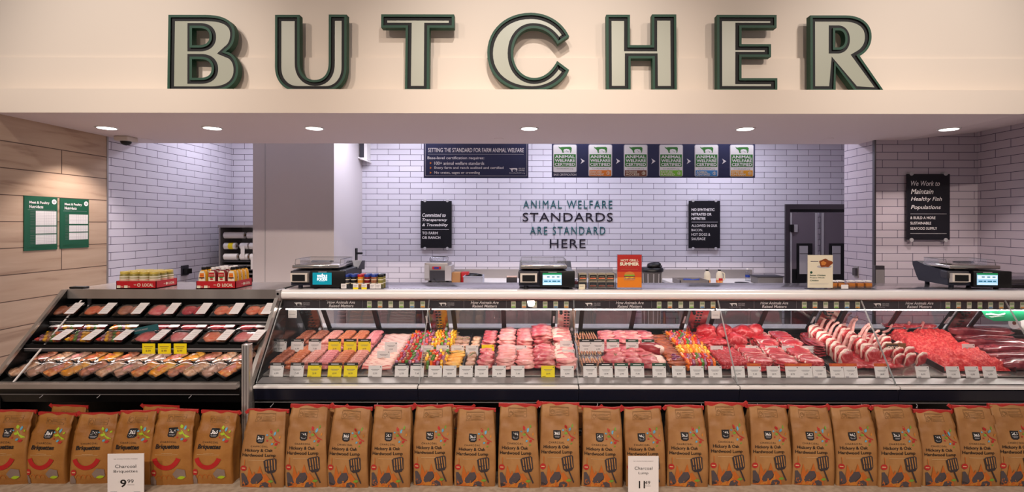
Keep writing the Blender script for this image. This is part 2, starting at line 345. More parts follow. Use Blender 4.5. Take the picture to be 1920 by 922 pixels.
# pier: front face and side face carry the tile in their own direction
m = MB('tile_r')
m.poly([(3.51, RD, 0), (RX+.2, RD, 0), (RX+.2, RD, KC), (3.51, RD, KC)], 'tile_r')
m.poly([(3.51, 5.505, 0), (3.51, RD, 0), (3.51, RD, KC), (3.51, 5.505, KC)], 'tile_rx_shade')
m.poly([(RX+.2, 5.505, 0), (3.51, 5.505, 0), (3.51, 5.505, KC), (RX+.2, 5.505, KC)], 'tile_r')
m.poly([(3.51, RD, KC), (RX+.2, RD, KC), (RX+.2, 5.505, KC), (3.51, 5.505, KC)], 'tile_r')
m.poly([(RX+.2, RD, 0), (RX+.2, 5.505, 0), (RX+.2, 5.505, KC), (RX+.2, RD, KC)], 'tile_rx_shade')
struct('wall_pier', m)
struct('wall_right', MB('tile_rx_shade').box((RX, 1.2, 0), (RX+.2, RD, 2.62)))
struct('wall_right_kitchen', MB('tile_rx_shade').box((4.6, 5.505, 0), (4.75, BW, KC)))
struct('trim_2', MB('steel_dark').box((3.498, RD-.012, 0), (3.514, RD+.02, KC)))
struct('ceiling', MB('ceil').box((LX-.15, 5.28, KC), (4.75, BW+.15, KC+.1)))
# soffit with the shallow fold at its right end, and the header above it
FD = 3.83
m = MB('soffit')
prof = [(LX-.3, SOF), (3.8, SOF), (4.56, 2.588), (5.2, 2.588)]
for (xa, za), (xb, zb) in zip(prof, prof[1:]):
    m.poly([(xa, FD, za), (xb, FD, zb), (xb, 5.28, zb), (xa, 5.28, za)], 'soffit')
m.poly([(LX-.3, 5.28, SOF)]+[(x, 5.28, z) for x, z in prof[1:]]+[(5.2, 5.28, KC+.1), (LX-.3, 5.28, KC+.1)], 'ceil')
struct('ceiling_soffit', m)
m = MB('fascia')
m.poly([(x, FD, z) for x, z in prof]+[(5.2, FD, 2.69), (LX-.3, FD, 2.69)])
m.poly([(LX-.3, FD, 2.69), (5.2, FD, 2.69), (5.2, FD+.16, 2.69), (LX-.3, FD+.16, 2.69)])
m.box((LX-.3, 3.985, 2.69), (5.2, 4.1, 2.985))
m.box((LX-.3, 4.012, 2.985), (5.2, 4.1, 5.0))
struct('wall_header', m)
# grey column that stands out from the back wall
cx0, cx1 = X(474, 5.94), X(626, 5.94)
m = MB('column').box((cx0, 5.94, 0), (cx1, BW, KC)); struct('wall_column', m)
struct('trim_3', MB('lgrey').box((X(497, 5.94)-.004, 5.934, 0), (X(497, 5.94)+.004, 5.94, KC)))
# double traffic door
dx0, dx1 = X(1475, BW), X(1600, BW); dz = Z(394, BW)
door = tag(MB('steel_dark').box((dx0-.03, BW-.03, 0), (dx0+.03, BW+.0, dz+.02)).box((dx0-.03, BW-.03, dz+.02), (dx1+.1, BW, dz+.09)).box((dx0+.03, BW-.012, dz-.02), (dx1+.1, BW, dz+.02), 'black').build('door_1'), kind='structure')
for k, (a, b) in enumerate(((dx0+.035, X(1530, BW)), (X(1538, BW), dx1+.08))):
    mm = MB('leafdoor'); mm.box((a, BW-.03, 0), (b, BW-.004, dz-.025)); mm.box((a, BW-.034, 0), (b, BW-.03, Z(503, BW)), 'black')
    mm.box((a if k else b-.03, BW-.038, 0), (a+.03 if k else b, BW-.03, dz-.03), 'lgrey')
    if k == 0: mm.box((a, BW-.038, 0), (a+.02, BW-.03, dz-.03), 'lgrey')
    lf = mm.build('door_leaf', door)
    wx = X(1491 if k == 0 else 1552, BW); wz = Z(455, BW)
    wf = MB('black').box((wx, BW-.045, Z(522, BW)), (wx+.215, BW-.034, wz)).build('window_frame', lf)
    MB('lgrey').box((wx+.035, BW-.05, Z(512, BW)), (wx+.15, BW-.045, wz-.035)).box((wx+.035, BW-.051, Z(475, BW)), (wx+.15, BW-.05, Z(473, BW)), 'grey').build('window_pane', lf)
mm = MB('black').box((dx0+.03, BW-.06, Z(434, BW)), (dx0+.07, BW-.038, Z(420, BW))); mm.box((dx0+.07, BW-.045, Z(434, BW)), (dx0+.13, BW-.035, Z(420, BW)), 'lgrey'); mm.build('hinge', door)
# small framed window high beside the column
wn = tag(MB('white').box((cx1+.02, 6.80, 2.53), (cx1+.115, 6.95, 3.0)).build('window_1'), kind='structure')
MB('white').prism_y([(cx1, 2.55), (cx1+.13, 2.50), (cx1+.13, 2.52), (cx1, 2.57)], 6.78, 6.95).build('window_sill', wn); MB('darkgrey').box((cx1+.02, 6.797, 2.56), (cx1+.075, 6.80, 2.98)).build('window_pane', wn)
# ---------------------------------------------------------------- lamps and fittings in the soffit
nm = ['leftmost downlight above the wood-clad wall', 'second downlight from the left in the soffit', 'downlight in the soffit above the grey column', 'downlight in the soffit below the letter C', 'downlight in the soffit below the letter E', 'rightmost downlight near the tiled side wall']
for (px, py), l in zip(DOWN_PX, nm):
    t = thing('recessed_downlight', l, 'ceiling light', (X(px, DOWN_Y), DOWN_Y, SOF), group='round downlights in the soffit')
    MB('white').lathe([(.078, -.006), (.086, -.004), (.086, .001)], seg=24).build('trim_ring', t)
    MB('lampface').lathe([(.06, -.0085), (.07, -.0065)], seg=24).build('lamp_face', t)
for px, py, l in ((275, 262, 'beside the dome camera'), (935, 260, 'under the letter C'), (1553, 258.5, 'left of the fish sign wall')):
    D = .855*F/(CY-py)
    tag(MB('soffit').lathe([(.045, -.005), (.05, 0)], seg=18).build('sprinkler_cover', loc=None), 'small round sprinkler cover plate in the soffit '+l, 'sprinkler cover', 'sprinkler covers').location = (X(px, D), D, SOF)
t = thing('dome_camera', 'dome security camera on the soffit at the upper left', 'camera', (X(236, 4.9), 4.9, SOF))
MB('offwhite').bev((-.07, -.07, -.045), (.07, .07, 0), .012).build('housing', t)
MB('black').lathe([(.001, -.085), (.025, -.08), (.042, -.065), (.047, -.045)], seg=18).build('dome', t)
# ---------------------------------------------------------------- letters of the big sign
def crop(pts, ox, sc, k): return [tuple(((p[0]/sc)+ox, p[1]/sc) for p in s) if isinstance(s[0], tuple) else (s[0]/sc+ox, s[1]/sc) for s in pts]
def c3(*a): return tuple(a)
L = {}
L['B'] = (300, 3.2, [(48, 73), (270, 73), c3((400, 73), (447, 120), (447, 185)), c3((447, 245), (420, 275), (392, 292)), c3((440, 300), (468, 345), (468, 400)), c3((468, 480), (410, 533), (300, 533)), (42, 533)],
          [[(190, 152), (232, 152), c3((275, 152), (295, 170), (295, 203)), c3((295, 238), (270, 255), (232, 255)), (190, 255)], [(190, 338), (240, 338), c3((285, 338), (308, 360), (308, 395)), c3((308, 430), (285, 450), (240, 450)), (190, 450)]])
L['U'] = (300, 3.2, [(688, 72), (835, 72), (836, 360), c3((836, 430), (880, 462), (925, 462)), c3((975, 462), (1010, 430), (1010, 360)), (1010, 70), (1118, 70), (1118, 385), c3((1118, 470), (1060, 530), (990, 530)), (820, 530), c3((745, 530), (688, 470), (688, 385))], [])
L['T'] = (300, 3.2, [(1325, 68), (1763, 68), (1763, 148), (1615, 148), (1613, 528), (1468, 528), (1472, 148), (1325, 148)], [])
L['C'] = (780, 4.611, [(1322, 285), c3((1260, 155), (1130, 82), (990, 82)), c3((780, 82), (613, 220), (613, 430)), c3((613, 640), (790, 762), (1000, 762)), c3((1130, 762), (1260, 700), (1322, 575)), (1218, 498), c3((1175, 580), (1110, 645), (1020, 645)), c3((920, 645), (838, 560), (838, 430)), c3((838, 290), (920, 215), (1010, 215)), c3((1110, 215), (1175, 270), (1222, 352))], [])
L['H'] = (1100, 3.2, [(115, 68), (258, 68), (258, 250), (390, 250), (390, 66), (536, 66), (540, 526), (395, 526), (393, 330), (263, 330), (263, 526), (118, 526)], [])
L['E'] = (1100, 3.2, [(780, 68), (1138, 68), (1138, 145), (928, 145), (928, 243), (1105, 243), (1105, 320), (928, 320), (928, 447), (1143, 447), (1143, 526), (782, 526)], [])
L['R'] = (1100, 3.2, [(1340, 70), (1550, 70), c3((1650, 70), (1708, 120), (1708, 195)), c3((1708, 250), (1680, 290), (1637, 313)), (1785, 526), (1610, 526), (1493, 370), (1493, 526), (1342, 526)], [[(1490, 160), (1515, 160), c3((1540, 162), (1550, 185), (1550, 212)), c3((1550, 240), (1538, 260), (1512, 262)), (1490, 262)]])
LD = 3.895
for ch in 'BUTCHER':
    if ch == 'E': pass
    ox, sc, out, holes = L[ch]
    conv = lambda pts: [(X(px, LD), 2.692+(Z(py, LD)-Z(165.2, LD))*1.0) for px, py in bez([tuple(((q[0]/sc)+ox, q[1]/sc) for q in s) if isinstance(s[0], tuple) else (s[0]/sc+ox, s[1]/sc) for s in pts], 12)]
    O = ccw(conv(out)); H = [ccw(conv(h))[::-1] for h in holes]
    cxm = sum(p[0] for p in O)/len(O)
    t = thing('sign_letter', 'large green-edged letter %s of the BUTCHER sign on the header' % ch, 'sign letter', (cxm, LD, 2.692), group=None)
    O = [(x-cxm, z-2.692) for x, z in O]; H = [[(x-cxm, z-2.692) for x, z in h] for h in H]
    g = MB('dkgreen'); k = MB('chblack'); fm = MB('letterface'); loops = []
    for P in [O]+H:
        n = len(P); A = inset(P, .019); B2 = inset(P, .044)
        loops.append(B2)
        def ringq(m_, P1, y1, P2, y2):
            vs = [(x, y1, z) for x, z in P1]+[(x, y2, z) for x, z in P2]
            m_.add(vs, [(i, (i+1) % n, n+(i+1) % n, n+i) for i in range(n)])
        ringq(g, P, .0, P, .055); ringq(g, P, 0, A, 0)
        ringq(k, A, 0, A, .012); ringq(k, A, .012, B2, .012); ringq(k, B2, .012, B2, .02)
    t3 = geometry.tessellate_polygon([[Vector((x, z, 0)) for x, z in P] for P in loops])
    allp = [p for P in loops for p in P]
    fm.add([(x, .0125, z) for x, z in allp], [tuple(q) for q in t3])
    g.build('rim', t); k.build('channel', t); fm.build('face', t)
# ================================================================ SERVICE CASE
ZT = 1.187
MODX = [-1.734, -.694, .322, 1.338, 2.347, 3.36, 4.376]
def dkz(D): return .672+(D-3.24)*.137
def band_pic(m, x0, x1, last=False):
    # dark sign band behind the glass: cow mark, two lines of writing, small certificates
    D = 3.515; z1 = 1.113; z0 = 1.051
    y = D
    m.box((x0+.004, D, z0), (x1-.004, D+.008, z1), 'bandblack')
mat('bandblack', (46, 38, 42), .35)
def cow(m, x0, z0, x1, z1, y, col, hole):
    P = [(0, 1), (.12, .86), (.3, .93), (.9, .95), (1, .8), (.98, .3), (.94, .0), (.88, .0), (.9, .4), (.8, .2), (.72, .05), (.66, .3), (.42, .3), (.4, .0), (.3, .0), (.26, .35), (.16, .6), (.06, .72)]
    m.flat([(x0+a*(x1-x0), z0+b*(z1-z0)) for a, b in P], y, col)
    m.flat([(x0+a*(x1-x0), z0+b*(z1-z0)) for a, b in [(.36, .2), (.42, .55), (.6, .62), (.8, .55), (.86, .3), (.76, .14), (.62, .36), (.5, .2)]], y-.0006, hole)
BX = [(565, 640, (693, 793), 6, 1), (836, 909, (963, 1062), 6, 1), (1110, 1181, (1236, 1337), 6, 1), (1381, 1452, (1508, 1608), 6, 1), (1651, 1724, (1777, 1877), 6, 1), (1985, 2060, (1897, 1937), 3, 1)]
cases = ['the far left module holding sausages', 'the module of kebabs and chicken', 'the middle module of lamb, ribs and peppers', 'the module of red steaks', 'the module of tomahawk steaks and ground beef', 'the cut off far right module']
for i in range(6):
    x0, x1 = MODX[i], MODX[i+1]
    t = thing('refrigerated_display_case', 'glass-fronted refrigerated meat counter case, '+cases[i], 'display case', ((x0+x1)/2, 3.6, 0))
    xm = (x0+x1)/2
    def L_(mb, name, par=t): 
        mb.M = None
        return mb.build(name, par) 
    def NB(d): 
        q = MB(d); q.M = Matrix.Translation((-xm, -3.6, 0)); return q
    e = .0015
    # lower body
    b = NB('black'); b.prism_x([(3.27, .03), (3.27, .515), (3.16, .52), (3.155, .61), (3.17, .626), (3.24, .640), (3.88, .735), (3.97, .735), (3.97, .03)], x0+e, x1-e)
    b.build('body', t)
    b = NB('navyblack'); b.prism_x([(3.155, .528), (3.142, .536), (3.134, .60), (3.142, .608), (3.156, .608)], x0+e, x1-e); b.build('front_panel', t)
    b = NB('tube'); b.prism_x([(3.124, .612), (3.124, .624), (3.130, .628), (3.160, .628), (3.160, .612)], x0+.004, x1-.004); b.build('bumper', t)
    b = NB('steel_soft'); b.prism_x([(3.172, .632), (3.236, .650), (3.244, .650), (3.244, .636), (3.172, .622)], x0+e, x1-e); b.build('sill', t)
    b = NB('steel'); b.prism_x([(3.245, .664), (3.89, .752), (3.89, .742), (3.245, .655)], x0+e, x1-e); b.build('deck', t)
    b = NB('steel_dark'); b.prism_x([(3.872, .752), (3.872, .770), (3.905, .778), (3.905, .792), (3.93, .800), (3.97, .800), (3.97, .74), (3.89, .74)], x0+e, x1-e)
    for k in range(48): xx = x0+.02+k*(x1-x0-.04)/47; b.box((xx, 3.868, .756), (xx+.008, 3.8725, .768), 'black')
    b.build('air_grille', t)
    # glass front
    gy0, gz0, gy1, gz1 = 3.160, .634, 3.497, 1.128
    b = NB('glass'); nx = Vector((gz1-gz0, -(gy1-gy0))).normalized()*.008
    b.prism_x([(gy0, gz0), (gy0+nx.x, gz0+nx.y), (gy1+nx.x, gz1+nx.y), (gy1, gz1)], x0+.003, x1-.003); 
    for xx in (x0+.002, x1-.003): b.prism_x([(gy0-.001, gz0), (gy0+nx.x, gz0+nx.y), (gy1+nx.x, gz1+nx.y), (gy1-.001, gz1)], xx, xx+.0009, 'glassedge')
    b.build('front_glass', t)
    # canopy: rounded nose, dark soffit, band, light strip
    b = NB('tube'); pr = [(3.50-.03*math.sin(a), 1.153+.034*math.cos(a)) for a in [PI*k/10 for k in range(11)]]; b.prism_x(pr+[(3.56, 1.119), (3.56, 1.187)], x0, x1, smooth=True); b.build('nose', t)
    b = NB('brown_steel'); b.prism_x([(3.49, 1.118), (3.56, 1.118), (3.56, 1.113), (3.495, 1.113)], x0, x1); b.prism_x([(3.53, 1.118), (3.53, 1.05), (3.60, 1.05), (3.72, 1.06), (3.80, 1.06), (3.80, 1.165), (3.56, 1.165)], x0+e, x1-e, 'darkgrey'); b.build('canopy', t)
    lx, tx, (s0, s1), ns, _ = BX[i]; D = 3.515
    b = NB('bandblack'); b.box((x0+.004, D, 1.049), (x1-.004, D+.012, 1.1125))
    zz = lambda py: Z(py, D)
    cow(b, X(lx-13, D), zz(573), X(lx+1, D), zz(567), D-.001, 'white', 'bandblack')
    b.text('ANIMAL WELFARE', X(lx+3, D), zz(569.5), X(lx+16, D), zz(567), D-.001, 'lgrey'); b.text('CERTIFIED', X(lx+3, D), zz(572.8), X(lx+16, D), zz(570.3), D-.001, 'lgrey')
    b.text('CertifiedGAP.org', X(lx-13, D), zz(576), X(lx+8, D), zz(574.3), D-.001, 'lgrey')
    b.text('How Animals Are', X(tx-26, D), zz(569.6), X(tx+26, D), zz(564.2), D-.001, 'tagwhite', .01, .2); b.text('Raised Matters', X(tx-23, D), zz(576.2), X(tx+23, D), zz(571), D-.001, 'tagwhite', .01, .2)
    for q in ((lx+22+tx-27)/2, (tx+27+s0)/2): b.box((X(q, D)-.001, D-.001, 1.054), (X(q, D)+.001, D, 1.108), 'grey')
    b.build('sign_band', t)
    cc = ['lime', 'orange', 'offwhite', 'lime', 'blue', 'amber', 'cream', 'cream']
    for k in range(ns):
        xx = X(s0+(s1-s0)*k/(ns-1), D); c_ = MB('cardcream'); c_.M = Matrix.Translation((-xm, -3.6, 0))
        c_.box((xx-.016, D-.003, 1.058), (xx+.016, D-.0005, 1.105)); c_.box((xx-.013, D-.0034, 1.082), (xx+.013, D-.003, 1.097), 'certgreen'); c_.box((xx-.013, D-.0034, 1.060), (xx+.013, D-.003, 1.068), cc[k])
        c_.build('certificate_card', t)
    b = NB('led'); b.box((x0+.01, 3.532, 1.040), (x1-.01, 3.556, 1.049)); b.build('light_strip', t)
    # rear sliding doors, leaning out towards the worker
    dz0, dz1 = .80, 1.06
    def dy(z): return 3.89-(z-.80)*.75
    sh = NB('black'); 
    ux1 = x1-.02 if i == 0 else x0+.0
    px_post = X([580, 822, 1063, 1311, 1555, 1810][i], 3.75)
    # the post of each module, with two rows of slots
    p = NB('postmetal'); Mp = Matrix.Translation((-xm, -3.6, 0))
    w2 = .068
    p.prism_x([(dy(.79)-.02, .785), (dy(.79), .785), (dy(1.05), 1.055), (dy(1.05)-.02, 1.055)], px_post-w2, px_post+w2)
    po = p.build('upright_post', t)
    p = NB('black')
    for k in range(9):
        z = .82+k*.024
        for sx in (-.012, .012): p.box((px_post+sx-.008, dy(z)-.0235, z-.005), (px_post+sx+.008, dy(z)-.019, z+.006))
    p.build('slots', po)
    p = NB('chblack'); p.blob((px_post-.045, dy(.985)-.03, .985), (.014, .012, .016), sub=1, amp=0); p.build('knob', po)
    p = NB('lgrey'); p.blob((px_post+.045, dy(.835)-.03, .835), (.012, .01, .012), sub=2, amp=0); p.build('cable_hook', po)
    a0 = px_post+w2+.03; a1 = X([822, 1063, 1311, 1555, 1810, 2060][i], 3.75)-w2-.015
    mid = (a0+a1)/2
    for k, (u, v, off) in enumerate(((a0, mid+.015, 0), (mid-.015, a1, .012))):
        q = NB('black')
        for (ua, va, za, zb) in ((u, v, dz0-.012, dz0+.035), (u, v, dz1-.02, dz1), (u, u+.032, dz0+.035, dz1-.02), (v-.032, v, dz0+.035, dz1-.02)):
            q.prism_x([(dy(za)+off-.012, za), (dy(za)+off, za), (dy(zb)+off, zb), (dy(zb)+off-.012, zb)], ua, va)
        d_ = q.build('rear_door', t)
        q = NB('steel_soft'); q.prism_x([(dy(.835)+off-.014, .835), (dy(.835)+off-.012, .835), (dy(.84)+off-.012, .839), (dy(.84)+off-.014, .839)], u+.026, v-.026)
        g_ = NB('door_glass'); g_.prism_x([(dy(.835)+off-.008, .835), (dy(.835)+off-.004, .835), (dy(1.04)+off-.004, 1.04), (dy(1.04)+off-.008, 1.04)], u+.026, v-.026); g_.build('door_pane', d_)
        q.build('sill_bead', d_)
        if k: 
            h = NB('lgrey'); h.prism_x([(dy(.89)+off-.02, .89), (dy(.89)+off-.012, .89), (dy(.95)+off-.012, .95), (dy(.95)+off-.02, .95)], v-.02, v-.006); h.build('handle', d_)
    # worker side ledge
    q = NB('white'); q.box((x0+.02, 3.99, .795), (x1-.02, 4.15, .817)); q.build('cutting_board_shelf', t)
    q = NB('steel_soft'); q.box((x0+.02, 3.97, .72), (x1-.02, 4.20, .80)); q.build('rear_shelf_bracket', t)
    # hooks on the lower rail
    q = NB('lgrey'); 
    q.box((x0, 3.148, .516), (x1, 3.158, .5185), 'grey')
    for xx in (x0+.12, x0+.78): q.tube([(xx, 3.15, .512), (xx, 3.14, .506), (xx-.008, 3.135, .498)], .002, 'lgrey', 6); q.blob((xx-.01, 3.133, .495), (.005, .005, .005), 'lgrey', 1, 0)
    q.build('rail_hooks', t)
# ---------------------------------------------------------------- end frame of the service case, posts, worktop
t = thing('case_end_frame', 'slanted steel and glass end panel between packaged meat case and service case', 'end panel', (-1.745, 3.3, 0))
def NBt(d, o): q = MB(d); q.M = Matrix.Translation(-Vector(o)); return q
o_ = (-1.745, 3.3, 0)
q = NBt('steel', o_); q.prism_x([(3.45, 1.135), (3.50, 1.135), (3.155, .64), (3.155, .45), (3.11, .45), (3.11, .655)], -1.762, -1.738); q.build('outer_rail', t)
q = NBt('steel_dark', o_); q.prism_x([(3.52, 1.12), (3.535, 1.12), (3.205, .655), (3.19, .655)], -1.760, -1.739); q.build('inner_rail', t)
q = NBt('glass', o_); q.prism_x([(3.53, 1.12), (3.85, 1.12), (3.85, .76), (3.21, .665)], -1.752, -1.746); q.build('end_glass', t)
q = NBt('steel_soft', o_); q.bev((-1.765, 3.462, 1.11), (-1.728, 3.56, 1.188), .005); q.tube([(-1.746, 3.47, 1.16), (-1.746, 3.462, 1.16)], .009, 'black'); q.tube([(-1.746, 3.48, 1.125), (-1.746, 3.458, 1.125)], .007, 'black'); q.build('corner_bracket', t)
q = NBt('black', o_); q.box((-1.757, 3.20, .03), (-1.738, 3.97, .655)); q.prism_x([(3.2, .655), (3.97, .655), (3.97, .75), (3.86, .75)], -1.757, -1.738); q.build('lower_panel', t)
t = thing('steel_bollard', 'square brushed steel post between the two refrigerated cases', 'post', (X(463.5, 2.97), 2.97, 0))
q = MB('steel'); q.bev((-.022, -.022, .0), (.022, .022, .932), .004)
for k in (-.008, .008): q.box((k-.0012, -.0235, .02), (k+.0012, -.0215, .925), 'steel_dark')
q.build('post', t); MB('steel_dark').box((-.04, -.04, 0), (.04, .04, .012)).build('base_plate', t)
tag(MB('topsteel').bev((-1.73, 3.56, ZT-.02), (MODX[-1], 3.93, ZT), .002).build('service_worktop', loc=(1.3, 3.7, ZT-.02)), 'long polished steel worktop running over the glass service cases', 'worktop')
tag(MB('steel').prism_x([(3.49, ZT), (3.93, ZT), (3.93, ZT-.05), (3.56, ZT-.05), (3.56, ZT-.066), (3.493, ZT-.066), (3.49, ZT-.004)], -3.242, -1.768).build('case_worktop', loc=(-2.5, 3.7, ZT-.06)), 'steel worktop and front edge over the packaged meat case at left', 'worktop')
# small black thermometer display lying on the left worktop
t = thing('digital_thermometer', 'small black display lying on the left end of the steel worktop', 'thermometer', (X(149, 3.54), 3.535, ZT))
MB('black').bev((-.052, -.02, 0), (.052, .03, .014), .004).build('housing', t); MB('grey').box((-.03, -.012, .0141), (.03, .015, .0146)).build('display', t)
# ---------------------------------------------------------------- self service case of packaged meat
SX0, SX1 = -3.255, -1.768; SO = (-2.5, 3.5, 0)
t = thing('packaged_meat_case', 'open black three-shelf refrigerated case of packaged meat at left', 'display case', SO)
q = NBt('black', SO); q.prism_x([(3.20, .03), (3.20, .52), (3.06, .55), (3.04, .64), (3.05, .672), (3.60, .80), (3.66, 1.12), (3.60, 1.12), (3.60, 1.133), (3.97, 1.133), (3.97, .03)], SX0+.013, SX1); q.build('body', t)
q = NBt('steel', SO); q.prism_x([(3.005, .647), (3.005, .674), (3.02, .682), (3.045, .682), (3.045, .647)], SX0+.001, SX1); q.build('bumper', t)
q = NBt('led_case', SO); q.box((SX0+.05, 3.51, 1.124), (SX1-.05, 3.545, 1.132)); q.build('light_strip', t)
def shelf(y0, z0, y1, z1, nm='shelf'):
    q = NBt('matteblack', SO); q.prism_x([(y0, z0), (y1, z1), (y1, z1-.012), (y0, z0-.012)], SX0+.013, SX1)
    s = q.build(nm, t)
    q = NBt('black', SO); q.prism_x([(y0-.008, z0+.012), (y0-.001, z0+.012), (y0-.001, z0-.034), (y0-.008, z0-.034)], SX0+.013, SX1)
    q.prism_x([(y0-.0095, z0-.012), (y0-.008, z0-.012), (y0-.008, z0-.017), (y0-.0095, z0-.017)], SX0+.013, SX1, 'lgrey'); q.prism_x([(y0-.0095, z0-.026), (y0-.008, z0-.026), (y0-.008, z0-.028), (y0-.0095, z0-.028)], SX0+.013, SX1, 'grey')
    q.build('shelf_edge', s)
    q = NBt('shelf_fill_glow', SO); q.box((SX0+.06, y0+.004, z0-.024), (SX1-.06, y0+.016, z0-.016)); q.build('added_shelf_fill', s)  # added glowing strip, hidden by the shelf edge, to brighten the packs
    return s
SH1 = (3.37, .998, 3.62, 1.06); SH2 = (3.20, .858, 3.61, .985); SH3 = (3.05, .684, 3.60, .85)
shelf(*SH1); shelf(*SH2)
q = NBt('matteblack', SO); q.prism_x([(3.048, .682), (3.60, .848), (3.60, .835), (3.048, .67)], SX0+.013, SX1); q.build('bottom_shelf', t)
q = NBt('black', SO); q.prism_x([(3.48, 1.180), (3.97, 1.180), (3.97, .03), (3.05, .03), (3.05, .64), (3.012, .655), (3.012, .70)], SX0, SX0+.012); ep = q.build('end_panel', t)
q = NBt('steel', SO); q.prism_x([(3.465, 1.186), (3.49, 1.186), (3.03, .70), (3.03, .655), (3.003, .655), (3.003, .70)], SX0-.006, SX0+.018); q.build('edge_rail', ep)
q = NBt('tube', SO); q.prism_x([(3.478, 1.112), (3.484, 1.112), (3.028, .685), (3.018, .685)], -3.137, -3.127); q.build('front_strut', t)
q = NBt('lgrey', SO); q.box((SX0+.014, 3.035, .602), (SX1, 3.042, .6045), 'grey')
for xx in (-2.97, -2.62, -2.06): q.tube([(xx, 3.04, .60), (xx, 3.03, .594), (xx-.008, 3.025, .586)], .002, 'lgrey', 6)
q.build('rail_hooks', t)
# ---------------------------------------------------------------- plinth the charcoal stands on
t = thing('display_plinth', 'low beige stone plinth carrying the charcoal bags in front of the cases', 'plinth', (0, 2.7, 0))
def half(x0, x1):
    q = MB('plinthstone'); q.M = Matrix.Translation((0, -2.7, 0)); q.bev((x0, 2.25, 0), (x1, 2.94 if x1 < 0 else 3.0, .158), .006); q.build('slab', t)
mat('plinthstone', (188, 172, 150), .55, col2=(170, 152, 130), scale=30)
half(-4.1, -2.86); half(-2.858, 3.9)
# ================================================================ SIGNS
def board(name, label, cat, x0, x1, y0, y1, D, th=.012, m='signblack', group=None):
    """a flat board given by its picture box at distance D; returns (root, builder helper)"""
    xa, xb, za, zb = X(x0, D), X(x1, D), Z(y1, D), Z(y0, D)
    o = ((xa+xb)/2, D, za)
    t = thing(name, label, cat, o, group=group)
    b = MB(m); b.M = Matrix.Translation(-Vector(o)); b.box((xa, D-th, za), (xb, D, zb))
    return t, b, o
def TX(b, s, px0, py0, px1, py1, D, m='white', **k): b.text(s, X(px0, D), Z(py1, D), X(px1, D), Z(py0, D), D-k.pop('th', .0135), m, **k)
def RC(b, px0, py0, px1, py1, D, m, off=.0130): b.box((X(px0, D), D-off, Z(py1, D)), (X(px1, D), D-off+.0008, Z(py0, D)), m)
def pins(t, o, x0, x1, y0, y1, D):
    for px in (x0+8, x1-8):
        for py in (y0-.5, y1+.5):
            q = MB('lgrey'); q.M = Matrix.Translation(-Vector(o)); q.cyl((X(px, D), D-.018, Z(py, D)), (X(px, D), BW if D > 6 else RD, Z(py, D)), .02, seg=12); q.build('standoff', t)
D = BW-.03
t, b, o = board('wall_sign', 'black wall sign reading Committed to Transparency and Traceability', 'sign', 789, 847, 377, 465, D)
for s, a, c_, d in (('Committed to', 792, 400, 836), ('Transparency', 792, 409.5, 839), ('& Traceability', 792, 419, 840)): TX(b, s, a, c_, d, c_+6.8, D, 'tagwhite', bold=.012, shear=.25)
RC(b, 792, 430, 842, 430.8, D, 'lgrey'); TX(b, 'TO FARM', 792, 434.5, 821, 439.5, D, 'tagwhite', bold=.012); TX(b, 'OR RANCH', 792, 443, 826, 448, D, 'tagwhite', bold=.012)
b.build('panel', t); pins(t, o, 789, 847, 377, 465, D)
t, b, o = board('wall_sign', 'black wall sign reading No Synthetic Nitrates or Nitrites', 'sign', 1291, 1349.5, 376, 464.5, D)
for s, d, yy in (('NO SYNTHETIC', 1339, 390), ('NITRATES OR', 1333.5, 398.5), ('NITRITES', 1322, 406.5)): TX(b, s, 1296, yy, d, yy+5, D, 'tagwhite', bold=.03)
RC(b, 1296, 415.3, 1345, 416, D, 'lgrey')
for s, d, yy in (('ALLOWED IN OUR', 1344, 420), ('BACON,', 1317, 428.5), ('HOT DOGS &', 1331, 436.5), ('SAUSAGE', 1322, 444.5)): TX(b, s, 1296, yy, d, yy+4.8, D, 'tagwhite', bold=.004)
b.build('panel', t); pins(t, o, 1291, 1349.5, 376, 464.5, D)
D = RD-.03
t, b, o = board('wall_sign', 'large black wall sign reading We Work to Maintain Healthy Fish Populations', 'sign', 1699, 1779, 325, 448, D)
for s, d, yy in (('We Work to', 1760, 338), ('Maintain', 1748, 353), ('Healthy Fish', 1764, 368), ('Populations', 1762, 383.5)): TX(b, s, 1706, yy, d, yy+9.5, D, 'tagwhite', bold=.006, shear=.25)
RC(b, 1705, 399.3, 1773, 400.1, D, 'lgrey')
for s, d, yy in (('& BUILD A MORE', 1752, 404.5), ('SUSTAINABLE', 1744, 414.5), ('SEAFOOD SUPPLY', 1755, 424.5)): TX(b, s, 1705, yy, d, yy+5, D, 'tagwhite', bold=.01)
RC(b, 1705, 436, 1773, 436.8, D, 'lgrey'); b.build('panel', t); pins(t, o, 1699, 1779, 325, 448, D)
